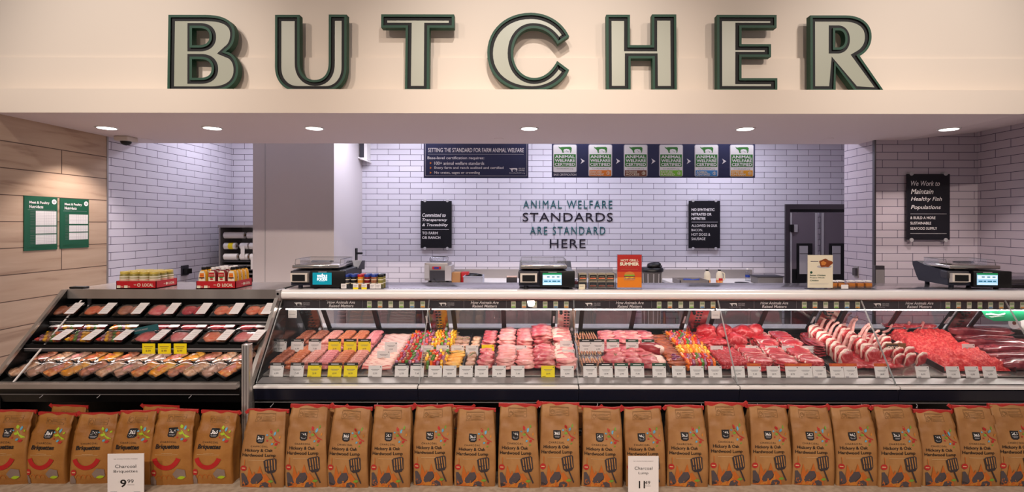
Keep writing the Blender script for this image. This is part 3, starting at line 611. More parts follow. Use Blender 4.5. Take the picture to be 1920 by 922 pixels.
# lettering on the tiles: each line is a thing fixed to the wall
D = BW-.012
for s, x0, x1, yy, h, mt, bo in (('ANIMAL WELFARE', 981, 1148, 375.5, 15, 'teal', 0), ('STANDARDS', 980, 1149, 398.5, 16.5, 'inkviolet', 0), ('ARE STANDARD', 994, 1135, 424.5, 15, 'teal', 0), ('HERE', 1031, 1098, 448.5, 16, 'inkviolet', 0)):
    o = (X((x0+x1)/2, D), D, Z(yy+h, D)); t = thing('wall_lettering', 'raised %s letters reading %s on the white tiles' % ('teal' if mt == 'teal' else 'dark violet', s), 'lettering', o)
    v, f = text2d(s, bo, 0, 1.3 if mt == 'teal' else 1.1); b = MB(mt); b.M = Matrix.Translation(-Vector(o))
    for yk in (0, .0118):
        b.add([(X(x0, D)+a*(X(x1, D)-X(x0, D)), D+yk, Z(yy+h, D)+c_*(Z(yy, D)-Z(yy+h, D))) for a, c_ in v], f)
    ed = {}
    for q in f:
        for i in range(len(q)):
            e = (q[i-1], q[i]); ed[e] = 1
    n = len(v); vs = [(X(x0, D)+a*(X(x1, D)-X(x0, D)), D+yk, Z(yy+h, D)+c_*(Z(yy, D)-Z(yy+h, D))) for yk in (0, .0118) for a, c_ in v]
    b.add(vs, [(e[0], e[1], n+e[1], n+e[0]) for e in ed if (e[1], e[0]) not in ed]); b.build('letters', t)
# hanging boards of the kitchen
D = 6.1
t, b, o = board('hanging_sign', 'navy hanging board headed Setting the Standard for Farm Animal Welfare', 'sign', 795, 990.5, 262, 334, D, .02, 'signnavy')
RC(b, 797.5, 329.6, 988, 330.4, D, 'lgrey', .021); RC(b, 797.5, 264, 798.3, 330, D, 'lgrey', .021); RC(b, 987.3, 264, 988, 330, D, 'lgrey', .021)
TX(b, 'SETTING THE STANDARD FOR FARM ANIMAL WELFARE', 803, 278, 982, 286, D, 'tagwhite', bold=.01, th=.022); RC(b, 803, 289.5, 982, 290, D, 'lgrey', .021)
TX(b, 'Base-level certification requires:', 802, 294, 908, 300.5, D, 'tagwhite', bold=.012, th=.022)
for s, d, yy in (('100+ animal welfare standards', 908, 303.5), ('Every farm and ranch audited and certified', 944, 312.5), ('No crates, cages or crowding', 900, 321.5)): TX(b, s, 815, yy, d, yy+6, D, 'tagwhite', bold=.01, th=.022); b.flat([(X(806.5, D), Z(yy+.5, D)), (X(806.5, D), Z(yy+5, D)), (X(810, D), Z(yy+2.7, D))], D-.0215, 'orange')
cow(b, X(955, D), Z(322, D), X(970, D), Z(315, D), D-.0215, 'tagwhite', 'signnavy')
for s, x0, x1, yy in (('ANIMAL WELFARE', 972, 984, 315), ('CERTIFIED', 972, 984, 318.5), ('CertifiedGAP.org', 955, 984, 323.5)): TX(b, s, x0, yy, x1, yy+2.6, D, 'tagwhite', th=.022)
b.build('panel', t)
q = MB('lgrey'); q.M = Matrix.Translation(-Vector(o))
for px in (826, 958): q.cyl((X(px, D), D-.01, Z(262, D)-.01), (X(px, D), D-.01, KC), .004, seg=6)
q.build('hanging_rods', t)
t, b, o = board('hanging_sign', 'long navy hanging board with a row of six animal welfare certificates', 'sign', 1034.5, 1414, 262, 332.5, D, .02, 'signnavy')
TX(b, 'BASE CERTIFICATION', 1038, 325.5, 1080, 329.5, D, 'tagwhite', bold=.01, th=.022); b.build('panel', t)
names = [None, ('ENRICHED', 'ENVIRONMENT', 'orange', '2'), ('OUTDOOR', 'ACCESS', 'brown', '3'), ('PASTURE', 'RAISED', 'lime', '4'), ('ANIMAL', 'CENTERED', 'blue', '5'), ('ENTIRE LIFE', 'ON FARM', 'amber', '5+')]
for i in range(6):
    x0 = 1036.5+i*66.1; x1 = x0+44.6; y1 = 323.5 if i == 0 else 331
    q = MB('white'); q.M = Matrix.Translation(-Vector(o))
    y0 = 271
    def rr(xa, ya, xb, yb, r, off, m_):
        P = [(X(u, D), Z(v, D)) for u, v in ((xa+r, ya), (xb-r, ya), (xb-.3*r, ya+.3*r), (xb, ya+r), (xb, yb-r), (xb-.3*r, yb-.3*r), (xb-r, yb), (xa+r, yb), (xa+.3*r, yb-.3*r), (xa, yb-r), (xa, ya+r), (xa+.3*r, ya+.3*r))]
        q.prism_y(P, D-off, D-.0202, m_)
    rr(x0, y0, x1, y1, 3, .023, 'lgrey'); rr(x0+1.2, y0+1, x1-1.2, y1-1.2, 2, .0236, 'white')
    cow(q, X(x0+10, D), Z(286.5, D), X(x0+35, D), Z(275, D), D-.0242, 'cowgreen', 'white')
    RC(q, x0+2, 289.5, x1-2, 312.5, D, 'cowgreen', .0244)
    for k, s in enumerate(('ANIMAL', 'WELFARE', 'CERTIFIED')): TX(q, s, x0+3.5, 291.2+k*7.2, x1-3.5, 296.8+k*7.2, D, 'white', bold=.025, th=.0256)
    TX(q, 'CertifiedGAP.org', x0+7, 315.2, x1-7, 318, D, 'grey', th=.0246)
    if names[i]:
        a, b2, c_, d_ = names[i]; RC(q, x0+2, 319, x1-2, 330, D, c_, .0244); TX(q, a, x0+3.5, 320.5, x0+25, 324.3, D, 'cream', bold=.02, th=.0256); TX(q, b2, x0+3.5, 325, x0+29, 328.8, D, 'cream', bold=.02, th=.0256)
        P = [(X(x0+37, D)+.022*math.cos(a_), Z(324.6, D)+.022*math.sin(a_)) for a_ in [2*PI*k/14 for k in range(14)]]; q.flat(P, D-.0252, 'cream'); P = [(X(x0+37, D)+.018*math.cos(a_), Z(324.6, D)+.018*math.sin(a_)) for a_ in [2*PI*k/14 for k in range(14)]]; q.flat(P, D-.0256, c_); TX(q, d_, x0+35.2, 322.4, x0+38.8, 326.8, D, 'cream', bold=.02, th=.0262)
    q.build('certificate', t)
    if i:
        q = MB('tagwhite'); q.M = Matrix.Translation(-Vector(o)); xx = x0-14.6
        q.flat([(X(xx, D), Z(297, D)), (X(xx+8, D), Z(302, D)), (X(xx, D), Z(307.5, D)), (X(xx+2.6, D), Z(302, D))], D-.0215, 'tagwhite'); q.build('arrow', t)
q = MB('lgrey'); q.M = Matrix.Translation(-Vector(o))
for px in (1090, 1223, 1356): q.cyl((X(px, D), D-.01, Z(262, D)-.01), (X(px, D), D-.01, KC), .004, seg=6)
q.build('hanging_rods', t)
# posters on the wood wall (seen along the wall: horizontal place is a distance)
WXX = LX+.012
def wy(px): return WXX*F/(px-CX)
def poster(px0, px1, pyt0, pyb0, label, rows, col):
    ya, yb = wy(px0), wy(px1); zt = Z(pyt0, ya); zb = Z(pyb0, ya); W = yb-ya; H = zt-zb
    t = thing('nutrition_poster', label, 'poster', (WXX, (ya+yb)/2, zb), PI/2)
    b = MB(col); b.box((-W/2, -.006, 0), (W/2, 0, H)); y = -.0065
    b.build('sheet', t); q = MB('white')
    def bx(u0, v0, u1, v1, m_, yy=-.0072): q.box((-W/2+u0*W, yy, H*(1-v1)), (-W/2+u1*W, yy+.001, H*(1-v0)), m_)
    def tt(s, u0, v0, u1, v1, m_='white', **k): q.text(s, -W/2+u0*W, H*(1-v1), -W/2+u1*W, H*(1-v0), -.0078, m_, **k)
    tt(rows[0], .14, .09, .74, .15, bold=.03); tt(rows[1], .14, .165, .55, .22, bold=.03)
    bx(.08 if col != 'postergreen' else .1, .25, .92, .253, 'lgrey')
    P = [(W/2-.11*W+.075*W*math.cos(a), H*.955-.02+.075*W*math.sin(a)) for a in [2*PI*k/20 for k in range(20)]]; q.flat(P, -.0075, 'white')
    P = [(W/2-.11*W+.045*W*math.cos(a), H*.955-.02+.045*W*math.sin(a)) for a in [2*PI*k/20 for k in range(20)]]; q.flat(P, -.0079, 'lgrey')
    for v0, v1, n in rows[2]:
        bx(rows[3], v0, .96, v1, 'white')
        for k in range(n): vv = v0+(k+.5)*(v1-v0)/n; bx(rows[3]+.01, vv, .95, vv+.002, 'grey', -.0078)
        for k in range(6): uu = rows[3]+.25+(.66-rows[3]+.02)*k/6; bx(uu, v0, uu+.004, v1, 'lgrey', -.0078)
        for k in range(n): vv = v0+(k+.4)*(v1-v0)/n; bx(.17, vv, rows[3]-.03, vv+.004, 'grey')
        tt('Name', rows[3]-.13, v0+.0, rows[3]-.02, v0+.018, 'white') if False else None
    for k in range(3): bx(.1, .92+k*.016, .9, .923+k*.016, 'signgreen')
    q.build('print', t)
poster(44, 106.5, 368, 472, 'left green nutrition poster on the wood wall', ['Meat & Poultry', 'Nutri-facts', [(.27, .54, 9), (.56, .69, 5), (.71, .89, 6)], .33], 'postergreen')
poster(111.5, 165.5, 372.5, 467.5, 'right green nutrition poster on the wood wall', ['Meat & Poultry', 'Nutri-facts', [(.32, .51, 7), (.54, .67, 5), (.69, .83, 5)], .30], 'postergreen')
# socket boxes
def small(name, label, cat, loc, parts, group=None):
    t = thing(name, label, cat, loc, group=group)
    for nm_, mb in parts: mb.build(nm_, t)
    return t
small('wall_socket', 'steel wall socket on the tiled pier above the orange tubs', 'socket', (3.51, X(1, 1)*0+5.30, Z(510, 5.3)-.05), [('plate', MB('steel_soft').box((-.006, -.035, 0), (0, .035, .12))), ('cover', MB('steel_dark').box((-.03, -.022, .02), (-.006, .022, .1)))])
small('corner_box', 'steel box at the foot of the pier corner beside the orange tubs', 'junction box', (X(1645, 5.0), 5.0, Z(545, 5.0)), [('box', MB('steel_dark').box((-.035, -.02, 0), (.06, .02, .26))), ('cover', MB('steel_soft').box((-.03, -.024, .02), (.055, -.02, .22)))])
small('door_lever', 'black lever plate on the grey column near its foot', 'handle', (cx1, 6.7, Z(487, 6.8)), [('plate', MB('black').box((0, -.03, 0), (.015, .03, .16))), ('lever', MB('black').box((.015, -.02, .08), (.09, .01, .105)))])
small('wall_socket', 'black outlet with plug on the left tiled wall', 'socket', (LX, X(1, 1)*0+5.99, Z(517, 5.99)), [('plate', MB('darkgrey').box((0, -.06, 0), (.012, .06, .12))), ('plug', MB('black').box((.012, -.04, .02), (.06, .05, .08)))])
# ================================================================ THINGS ON THE WORKTOP
def loc(px, D, z=ZT): return (X(px, D), D, z)
def scale_maker():
    t = thing('deli_scale', '', 'scale')
    b = MB('scaleblue')
    side = [(-.13, .02), (-.13, .10), (-.10, .128), (.0, .135), (.12, .15), (.22, .175), (.27, .168), (.265, .14), (.22, .06), (.19, .022)]
    b.prism_x([(y, z) for y, z in side], -.20, -.05); b.prism_x([(-.13, .02), (-.13, .128), (.22, .135), (.22, .02)], -.05, .19); b.prism_x([(.1, .12), (.2, .175), (.27, .17), (.26, .1)], .10, .20)
    for x_ in (-.15, .15):
        for y_ in (-.09, .17): b.cyl((x_, y_, 0), (x_, y_, .022), .016)
    b.build('body', t)
    b = MB('darkgrey'); b.bev((-.205, -.135, .07), (-.055, -.06, .125), .008); b.prism_x([(-.165, .05), (-.165, .11), (-.13, .11), (-.13, .04)], -.19, -.07, 'offwhite'); b.box((-.175, -.168, .055), (-.085, -.164, .10), 'black'); b.build('label_printer', t)
    b = MB('black'); b.bev((-.05, -.165, .012), (.20, -.128, .13), .006); s = b.build('display_panel', t); s['label'] = 'black panel with lit screen'
    b = MB('lgrey'); b.box((.01, -.1665, .118), (.07, -.165, .122)); b.build('badge', s)
    b = MB('polished'); b.bev((-.19, -.14, .143), (.145, .16, .168), .006); b.box((-.1, -.05, .13), (.06, .08, .145), 'steel_dark'); b.build('platter', t)
    b = MB('film'); b.box((-.185, .15, .168), (.14, .153, .205)); b.box((-.187, -.02, .168), (-.185, .15, .205)); b.box((.14, -.02, .168), (.142, .15, .205))
    b.tube([(-.186, -.1, .168), (-.186, -.09, .205), (-.186, .15, .207), (.141, .15, .207), (.141, -.09, .205), (.141, -.1, .168)], .0022, 'steel_dark', 6); b.build('guard', t)
    return t
def scr(t, mode):
    b = MB('screen_teal' if mode == 0 else 'screen_pale'); b.box((-.03, -.1672, .03), (.105, -.165, .115))
    if mode == 0:
        b.flat([(.033, .104), (.04, .109), (.045, .104), (.04, .100)], -.1678, 'ks'); b.text('WHOLE', .002, .080, .074, .100, -.1678, 'ks', .03); b.text('FOODS', .002, .058, .074, .078, -.1678, 'ks', .03); b.text('MARKET', .018, .050, .058, .0545, -.1678, 'screen_pale')
    else:
        b.box((-.03, -.1676, .103), (.105, -.1672, .115), 'screen_green'); b.box((-.026, -.1676, .074), (.101, -.1672, .098), 'screen_white')
        for k in range(3): b.box((.0+k*.035, -.168, .084), (.02+k*.035, -.1676, .091), 'screen_ink')
        
        for u0, u1 in ((-.02, .006), (.012, .03), (.038, .068), (.074, .094)): b.box((u0, -.1678, .052), (u1, -.1672, .061), 'screen_ink')
        b.box((-.026, -.1676, .034), (.101, -.1672, .042), 'screen_white')
    b.build('screen', t)
ss = []
for px, D, rz, mode, l in ((612, 3.70, 0, 0, 'black deli scale with teal logo screen, leftmost of the three scales'), (1024, 3.70, 0, 1, 'black deli scale with pale blue screen standing mid counter'), (1808, 3.74, -.12, 1, 'dark deli scale seen side-on at the right end of the counter')):
    t = spawn('scale', scale_maker, loc(px, D), (0, 0, rz), l, 'scale', 'deli scales on the worktop') if not ss else None
    if t is None:
        t = copy_tree(ss[0]['proto']) ; t.location = loc(px, D); t.rotation_euler = (0, 0, rz); tag(t, l, 'scale')
    ss.append({'proto': t, 'm': mode})
for s_ in ss: scr(s_['proto'], s_['m'])
b = MB('black'); b.tube([(X(545, 3.56), 3.56, ZT+.012), (X(565, 3.6), 3.6, ZT+.03), (X(580, 3.62), 3.62, ZT+.035)], .004); b.tube([(X(532, 3.5), 3.52, ZT+.003), (X(545, 3.56), 3.56, ZT+.012)], .004)
tag(b.build('power_cable'), 'black cable lying from the case corner to the leftmost deli scale', 'cable')
# red "local" cartons
def local_box(label, px0, px1, D):
    x0, x1 = X(px0, D), X(px1, D); W = x1-x0; t = thing('display_carton', label, 'carton', (x0, D, ZT)); dpt = .21; h = .055; b = MB('boxred')
    b.box((0, 0, 0), (W, dpt, .006)); b.box((0, 0, 0), (W, .004, h)); b.box((0, dpt-.004, 0), (W, dpt, h)); b.box((0, 0, 0), (.004, dpt, h)); b.box((W-.004, 0, 0), (W, dpt, h)); b.build('tray', t)
    b = MB('cream'); 
    b.text('LOCAL', W*.66, .016, W*.93, .038, -.001, 'cream', .03); b.lathe([(.012, 0), (.012, .001)], m='cream', seg=14, M=Matrix.Translation((W*.57, -.0005, .027)) @ Matrix.Rotation(PI/2, 4, 'X')); b.lathe([(.007, .0), (.007, .0015)], m='boxred', seg=10, M=Matrix.Translation((W*.57, -.0005, .027)) @ Matrix.Rotation(PI/2, 4, 'X')); b.text('we', W*.44, .024, W*.50, .032, -.001, 'cream')
    for u in (.02, .2): b.box((W*u, -.0012, .006), (W*(u+.09), -.0004, .024)); b.box((W*(u+.1), -.0012, .010), (W*(u+.15), -.0004, .012)); b.box((W*(u+.1), -.0012, .016), (W*(u+.15), -.0004, .018))
    MM = Matrix.Translation((W, 0, 0)) @ Matrix.Rotation(PI/2, 4, 'Z'); b.text('LOCAL', .12, .018, .18, .036, -.001, 'cream', .03, M=MM); b.text('we', .07, .024, .085, .032, -.001, 'cream', M=MM); b.lathe([(.010, 0), (.010, .001)], m='cream', seg=14, M=MM @ Matrix.Translation((.102, -.0005, .027)) @ Matrix.Rotation(PI/2, 4, 'X'))
    b.build('print', t); return x0, W
x0, W = local_box('red cardboard LOCAL tray full of pickle jars on the left worktop', 218, 293, 3.52)
def jar():
    t = thing('pickle_jar', '', 'jar'); MB('olive').lathe([(.028, 0), (.032, .006), (.032, .085), (.027, .096)], seg=16).build('glass', t)
    MB('brassy').lathe([(.029, .094), (.030, .097), (.030, .112), (.027, .114)], seg=16).build('lid', t)
    b = MB('cream'); b.lathe([(.0326, .030), (.0326, .082)], seg=16); b.lathe([(.0329, .052), (.0329, .056)], m='prep_salmon', seg=16); b.lathe([(.0329, .066), (.0329, .072)], m='olive', seg=16); b.build('paper_label', t); return t
for r in range(3):
    for c_ in range(4): spawn('jar', jar, (x0+.036+c_*.0705, 3.52+.036+r*.067, ZT+.007), (0, 0, c_*.3+r), 'jar of pickles with gold lid, %s row of the LOCAL tray' % ('front', 'middle', 'back')[r], 'jar', 'pickle jars in the red tray')
x0, W = local_box('red cardboard LOCAL tray holding ketchup and mustard bottles', 368, 442, 3.52)
def bottle(col, lab, cap):
    def f():
        t = thing('sauce_bottle', '', 'bottle'); b = MB(col); pr = [(1, 0), (1.02, .03), (.95, .09), (.8, .115), (.38, .130)]
        vs = []; n = 16
        for k, z in pr:
            for i in range(n): a = 2*PI*i/n; vs.append((.032*k*math.cos(a)*(1 if abs(math.cos(a)) < .9 else .95), .020*k*math.sin(a), z))
        b.add(vs, [(j*n+i, j*n+(i+1) % n, (j+1)*n+(i+1) % n, (j+1)*n+i) for j in range(4) for i in range(n)]+[tuple(range(4*n, 5*n))], None, True); b.build('body', t)
        MB(cap).cyl((0, 0, .128), (0, 0, .145), .015).build('cap', t)
        b = MB('white'); b.M = Matrix.Translation((0, -.021, 0)); P = [(-.024, .02), (.024, .02), (.022, .09), (.013, .120), (-.013, .120), (-.022, .09)]; b.prism_y(P, -.001, .004, 'cream')
        if lab == 'k': b.flat([(-.022, .078), (.022, .078), (.018, .108), (-.018, .108)], -.0014, 'boxred'); b.flat([(-.016, .068), (.014, .072), (.018, .080), (-.014, .078)], -.0018, 'cowgreen'); b.text('KETCHUP', -.016, .088, .016, .095, -.0018, 'cream', .02); b.flat([(.012*math.cos(a), .062+.007*math.sin(a)) for a in [PI*k/6 for k in range(12)]], -.0016, 'boxred')
        else: b.flat([(-.016, .074), (.016, .074), (.014, .104), (-.014, .104)], -.0014, 'orange'); b.flat([(-.019, .066), (.019, .066), (.019, .075), (-.019, .075)], -.0016, 'inkviolet'); b.flat([(-.008, .066), (.008, .066), (0, .058)], -.0014, 'orange'); b.text('MUSTARD', -.013, .085, .013, .092, -.0018, 'boxred', .02)
        b.build('paper_label', t); return t
    return f
for r in range(4):
    for c_ in range(4):
        ket = c_ in (1, 2); key = 'k' if ket else 'm'
        spawn('bot'+key, bottle('ketchup' if ket else 'mustard', key, 'white' if ket else 'black'), (x0+.036+c_*.0695, 3.52+.028+r*.049, ZT+.007), (0, 0, 0),
              ('dark red ketchup bottle in the %s row of the LOCAL tray' if ket else 'yellow mustard bottle in the %s row of the LOCAL tray, '+('left' if c_ == 0 else 'right')+' column') % ('front', 'second', 'third', 'back')[r], 'bottle', 'ketchup bottles in the red tray' if ket else 'mustard bottles in the red tray')
# spice rack
t = thing('spice_rack', 'clear acrylic rack of seasoning jars beside the leftmost scale', 'rack', loc(640, 3.53)); b = MB('clear_plastic'); b.box((0, 0, 0), (.30, .13, .004)); b.box((0, 0, 0), (.30, .003, .03)); b.box((0, .127, 0), (.30, .13, .05)); b.build('tray', t)
for k, (u, yl) in enumerate(((0, 0), (.085, 1), (.145, 1), (.205, 0), (.245, 0))):
    b = MB('tagwhite'); b.box((u, -.004, .004), (u+.038, -.0005, .038)); b.box((u+.005, -.0048, .022), (u+.03, -.004, .025), 'grey'); b.box((u+.005, -.0048, .014), (u+.026, -.004, .016), 'grey')
    if yl: b.box((u, -.0045, .0), (u+.038, -.004, .012), 'yellow')
    b.build('price_tag', t)
jc = [('darkgrey', 'bluecap'), ('black', 'bluecap'), ('marin', 'redcap'), ('ketchup', 'bluecap'), ('chunk_brown', 'bluecap'), ('olive', 'black')]
def spice(col, cap):
    def f():
        t = thing('spice_jar', '', 'jar'); MB(col).lathe([(.019, 0), (.0195, .003), (.0195, .075), (.018, .08)], seg=14).build('glass', t); MB(cap).lathe([(.020, .078), (.0205, .08), (.0205, .094), (.019, .096)], seg=14).build('lid', t)
        b = MB('cream'); b.lathe([(.0199, .028), (.0199, .036)], seg=14); b.lathe([(.0199, .056), (.0199, .062)], seg=14); b.build('paper_label', t); return t
    return f
cn = ['first', 'second', 'third', 'fourth', 'fifth', 'sixth']; cd = ['dark seasoning and blue cap', 'black seasoning and blue cap', 'orange seasoning and red cap', 'dark red seasoning and blue cap', 'brown seasoning and blue cap', 'olive seasoning and black cap']
x0 = X(640, 3.53)
for r in range(2):
    for c_ in range(6): spawn('spice%d' % c_, spice(*jc[c_]), (x0+.028+c_*.0485, 3.53+.035+r*.055, ZT+.005), (0, 0, 0), 'spice jar with %s, %s row of the acrylic rack' % (cd[c_], ('front', 'back')[r]), 'jar', 'spice jars in the rack')
# small cartons in a clear bin
t = thing('acrylic_bin', 'clear plastic bin holding small cardboard cartons mid counter', 'bin', loc(1084, 3.56)); b = MB('clear_plastic'); b.box((0, 0, 0), (.275, .16, .003)); b.box((0, 0, 0), (.275, .003, .05)); b.box((0, .157, 0), (.275, .16, .14)); b.box((0, 0, 0), (.003, .16, .11)); b.box((.272, 0, 0), (.275, .16, .11)); b.build('tray', t)
b = MB('cream'); b.box((.005, -.004, 0), (.05, -.0005, .032)); b.box((.01, -.005, .018), (.04, -.004, .021), 'grey'); b.build('price_tag', t)
def carton():
    t = thing('small_carton', '', 'box'); b = MB('carton'); b.bev((-.029, -.03, 0), (.029, .03, .05), .003); b.box((-.012, -.02, .049), (.012, .02, .053)); b.build('box', t)
    b = MB('black'); b.box((-.025, -.0312, .008), (.025, -.030, .04)); b.flat([(-.022, .012), (.022, .012), (.022, .02), (-.022, .02)], -.0316, 'prep_salmon'); b.box((-.018, -.0317, .026), (.018, -.0312, .029), 'carton'); b.build('paper_label', t); return t
xx = X(1084, 3.56)
for r in range(2):
    for k, u in enumerate((.036, .11, .172, .234)): spawn('carton', carton, (xx+u, 3.60, ZT+.004+r*.054), (0, 0, 0), 'small kraft carton with black label, %s column %s of the clear bin' % (('first', 'second', 'third', 'fourth')[k], ('bottom', 'top')[r]), 'box', 'small cartons in the clear bin')
t = thing('meat_tray', 'wrapped tray of red meat beside the middle scale', 'tray', loc(1074, 3.68)); MB('tubgrey').bev((-.05, -.05, 0), (.05, .06, .02), .004).build('tray', t); q = MB('beef_dark'); q.blob((0, 0, .03), (.045, .045, .018), amp=.2, seed=3); q.build('meat', t); MB('film').bev((-.05, -.05, .018), (.05, .06, .05), .01).build('film', t)
# promotional cards
def standee(px0, px1, py0, D, label, m):
    W = X(px1, D)-X(px0, D); H = Z(py0, D)-ZT; t = thing('counter_sign', label, 'sign', (X((px0+px1)/2, D), D, ZT))
    q = MB('clear_plastic'); q.box((-W/2-.004, -.001, 0), (W/2+.004, .001, H+.004)); q.box((-W/2, -.03, 0), (W/2, .05, .003)); q.build('holder', t)
    q = MB(m); q.box((-W/2, -.004, .010), (W/2, -.0015, H)); return t, q, W, H
t, q, W, H = standee(1157.5, 1203, 477, 3.56, 'red and orange HOT GRILL SUMMER poster with a burger on the counter', 'poster_hot')
q.box((-W/2, -.0044, .010), (W/2, -.004, H*.34), 'poster_low'); q.box((-W/2, -.0043, H*.34), (W/2, -.004, H*.5), 'poster_mid')
q.text('HOT GRILL', -W*.36, H*.80, W*.37, H*.87, -.005, 'cream', .03); q.text('SUMMER', -W*.4, H*.68, W*.4, H*.78, -.005, 'cream', .05)
q.box((-W*.17, -.005, H*.64), (W*.17, -.0045, H*.645), 'kraft2'); q.box((-W*.34, -.005, H*.57), (W*.34, -.0045, H*.575), 'kraft2')
q.flat([(W*.21*math.cos(a)-0, H*.42+H*.09*math.sin(a)) for a in [PI*k/12 for k in range(13)]], -.0052, 'bun'); q.flat([(-W*.22, H*.385), (W*.22, H*.385), (W*.2, H*.415), (-W*.2, H*.415)], -.0054, 'lime')
q.flat([(-W*.23, H*.35), (W*.23, H*.35), (W*.23, H*.388), (-W*.23, H*.388)], -.0056, 'brown'); q.flat([(-W*.2, H*.345), (W*.2, H*.345), (W*.1, H*.325), (0, H*.345), (-W*.1, H*.32)], -.0058, 'yellow'); q.flat([(-W*.23, H*.28), (W*.23, H*.28), (W*.23, H*.325), (-W*.23, H*.335)], -.0054, 'chunk_brown'); q.flat([(-W*.22, H*.24), (W*.18, H*.24), (W*.22, H*.28), (-W*.22, H*.28)], -.0056, 'bun')
q.build('poster', t)
t, q, W, H = standee(1514, 1561, 477, 3.56, 'beige counter card about whole chicken with a roast chicken picture', 'cream')
P = [(W*.20+W*.26*math.cos(a)*(1+.16*math.sin(3*a+1)), H*.76+H*.12*math.sin(a)*(1+.15*math.sin(5*a))) for a in [2*PI*k/24 for k in range(24)]]; q.flat([(W*.16+W*.3*math.cos(a), H*.66+H*.045*math.sin(a)) for a in [2*PI*k/20 for k in range(20)]], -.0050, 'lgrey'); q.flat(P, -.0054, 'roastskin'); q.flat([(x*.4+W*.04, z*.5+H*.38) for x, z in P], -.0058, 'bun')
q.flat([(-W*.36+W*.05*math.cos(a), H*.49+W*.05*math.sin(a)) for a in [2*PI*k/14 for k in range(14)]], -.005, 'headgreen')
for k, s in enumerate(('Better Chicken', 'Project Whole', 'Chicken')): q.text(s, -W*.41, H*(.385-.075*k), -W*.41+W*(.62, .58, .34)[k], H*(.43-.075*k), -.005, 'headgreen', .02)
q.box((-W*.38, -.005, H*.80), (-W*.08, -.0045, H*.825), 'grey'); q.box((-W*.41, -.005, H*.14), (W*.3, -.0045, H*.145), 'lgrey'); q.box((-W*.41, -.005, H*.17), (W*.34, -.0045, H*.175), 'lgrey'); q.build('poster', t)
# orange deli tubs in a clear tray
t = thing('acrylic_tray', 'clear tray holding small orange tubs near the chicken card', 'tray', loc(1564, 3.56)); b = MB('clear_plastic'); b.box((0, 0, 0), (.305, .12, .004)); b.box((0, 0, 0), (.305, .003, .022)); b.box((0, .117, 0), (.305, .12, .03)); b.build('tray', t); b = MB('tagwhite'); b.box((.05, -.004, .004), (.1, -.0005, .032)); b.build('price_tag', t)
def tub():
    t = thing('dip_tub', '', 'tub'); b = MB('orangepill'); b.bev((-.023, -.022, .002), (.023, .022, .036), .004); b.build('sauce', t); b = MB('clear_plastic'); b.bev((-.025, -.024, 0), (.025, .024, .044), .004); b.build('tub', t); MB('white').bev((-.02, -.02, .044), (.02, .02, .054), .003).build('lid', t); return t
for k, u in enumerate((.02, .075, .15, .212, .272)): spawn('tub', tub, (X(1564, 3.56)+u, 3.61, ZT+.004), (0, 0, 0), 'small orange dip tub, %s from left in the clear tray' % cn[k], 'tub', 'orange tubs in the clear tray')
# plastic trays piled past the right scale
for k in range(3): tag(MB('clear_plastic' if k != 1 else 'steel_dark').bev((-.22, -.12, 0), (.22, .12, .03), .008).build('empty_tray'), 'empty %s tray at the right end of the worktop, %s of the stack' % (('clear', 'dark', 'clear')[k], ('bottom', 'middle', 'top')[k]), 'tray').location = (3.66, 3.75, ZT+.031*k)
# ================================================================ KITCHEN BEHIND
def table(x0, x1, label):
    t = thing('work_table', label, 'table', ((x0+x1)/2, 6.5, 0)); w_ = (x1-x0)/2; b = MB('white'); b.bev((-w_, -.42, .86), (w_, .40, .90), .004); b.build('tabletop', t)
    b = MB('steel_soft'); b.box((-w_, .40, .86), (w_, .43, 1.02)); b.build('backsplash', t)
    b = MB('steel_soft'); b.box((-w_+.02, -.38, .25), (w_-.02, .38, .28)); b.build('undershelf', t)
    for a in (-w_+.05, w_-.05):
        for c_ in (-.36, .36): MB('steel_soft').cyl((a, c_, 0), (a, c_, .86), .02).build('leg', t)
    b = MB('steel_soft'); b.box((-w_+.02, -.40, .12), (w_-.02, -.38, .86))
    for k in range(int(w_*2/.42)): b.box((-w_+.06+k*.42, -.406, .16), (-w_+.44+k*.42, -.40, .82), 'grey'); b.box((-w_+.2+k*.42, -.415, .74), (-w_+.3+k*.42, -.406, .76), 'lgrey')
    b.build('front_panel', t)
t = thing('base_cabinet', 'low steel cabinet against the back wall beside the grey column', 'cabinet', (-1.83, 6.5, 0)); b = MB('steel_soft'); b.box((-.42, -.36, .08), (.44, .42, .82)); b.box((-.40, -.33, 0), (.42, .40, .08), 'black'); b.build('body', t)
for k in (0, 1): b = MB('steel'); b.box((-.41+k*.43, -.375, .11), (.0+k*.43, -.36, .80)); dd = b.build('door', t); MB('steel_dark').box((-.05+k*.1, -.395, .6), (-.035+k*.1, -.375, .72)).build('handle', dd)
table(-1.32, 1.30, 'white-topped steel work table against the back wall left of the bin')
table(1.84, 3.12, 'white-topped steel work table below the nitrites sign')
KZ = .90
def kl(px, D, z=KZ): return (X(px, D), D, z)
t = thing('wrapping_machine', 'boxy steel packing machine with clear dome on the left work table', 'machine', kl(825, 6.45)); b = MB('steel_soft'); b.bev((-.17, -.15, .03), (.13, .15, .26), .01); b.box((-.17, -.155, .06), (-.11, -.15, .23), 'lgrey'); b.box((.09, -.155, .03), (.17, .12, .22), 'lgrey'); b.build('body', t)
MB('clear_plastic').bev((-.12, -.12, .26), (.10, .12, .33), .03).build('dome', t); b = MB('boxred'); b.box((-.07, -.158, .175), (.04, -.15, .21)); b.box((-.045, -.160, .182), (.015, -.158, .203), 'bluecap'); b.build('control_panel', t); b = MB('darkgrey'); b.box((-.10, -.157, .03), (.09, -.15, .16)); b.build('opening', t)
for a in (-.13, .1): MB('black').cyl((a, 0, 0), (a, 0, .035), .02).build('foot', t)
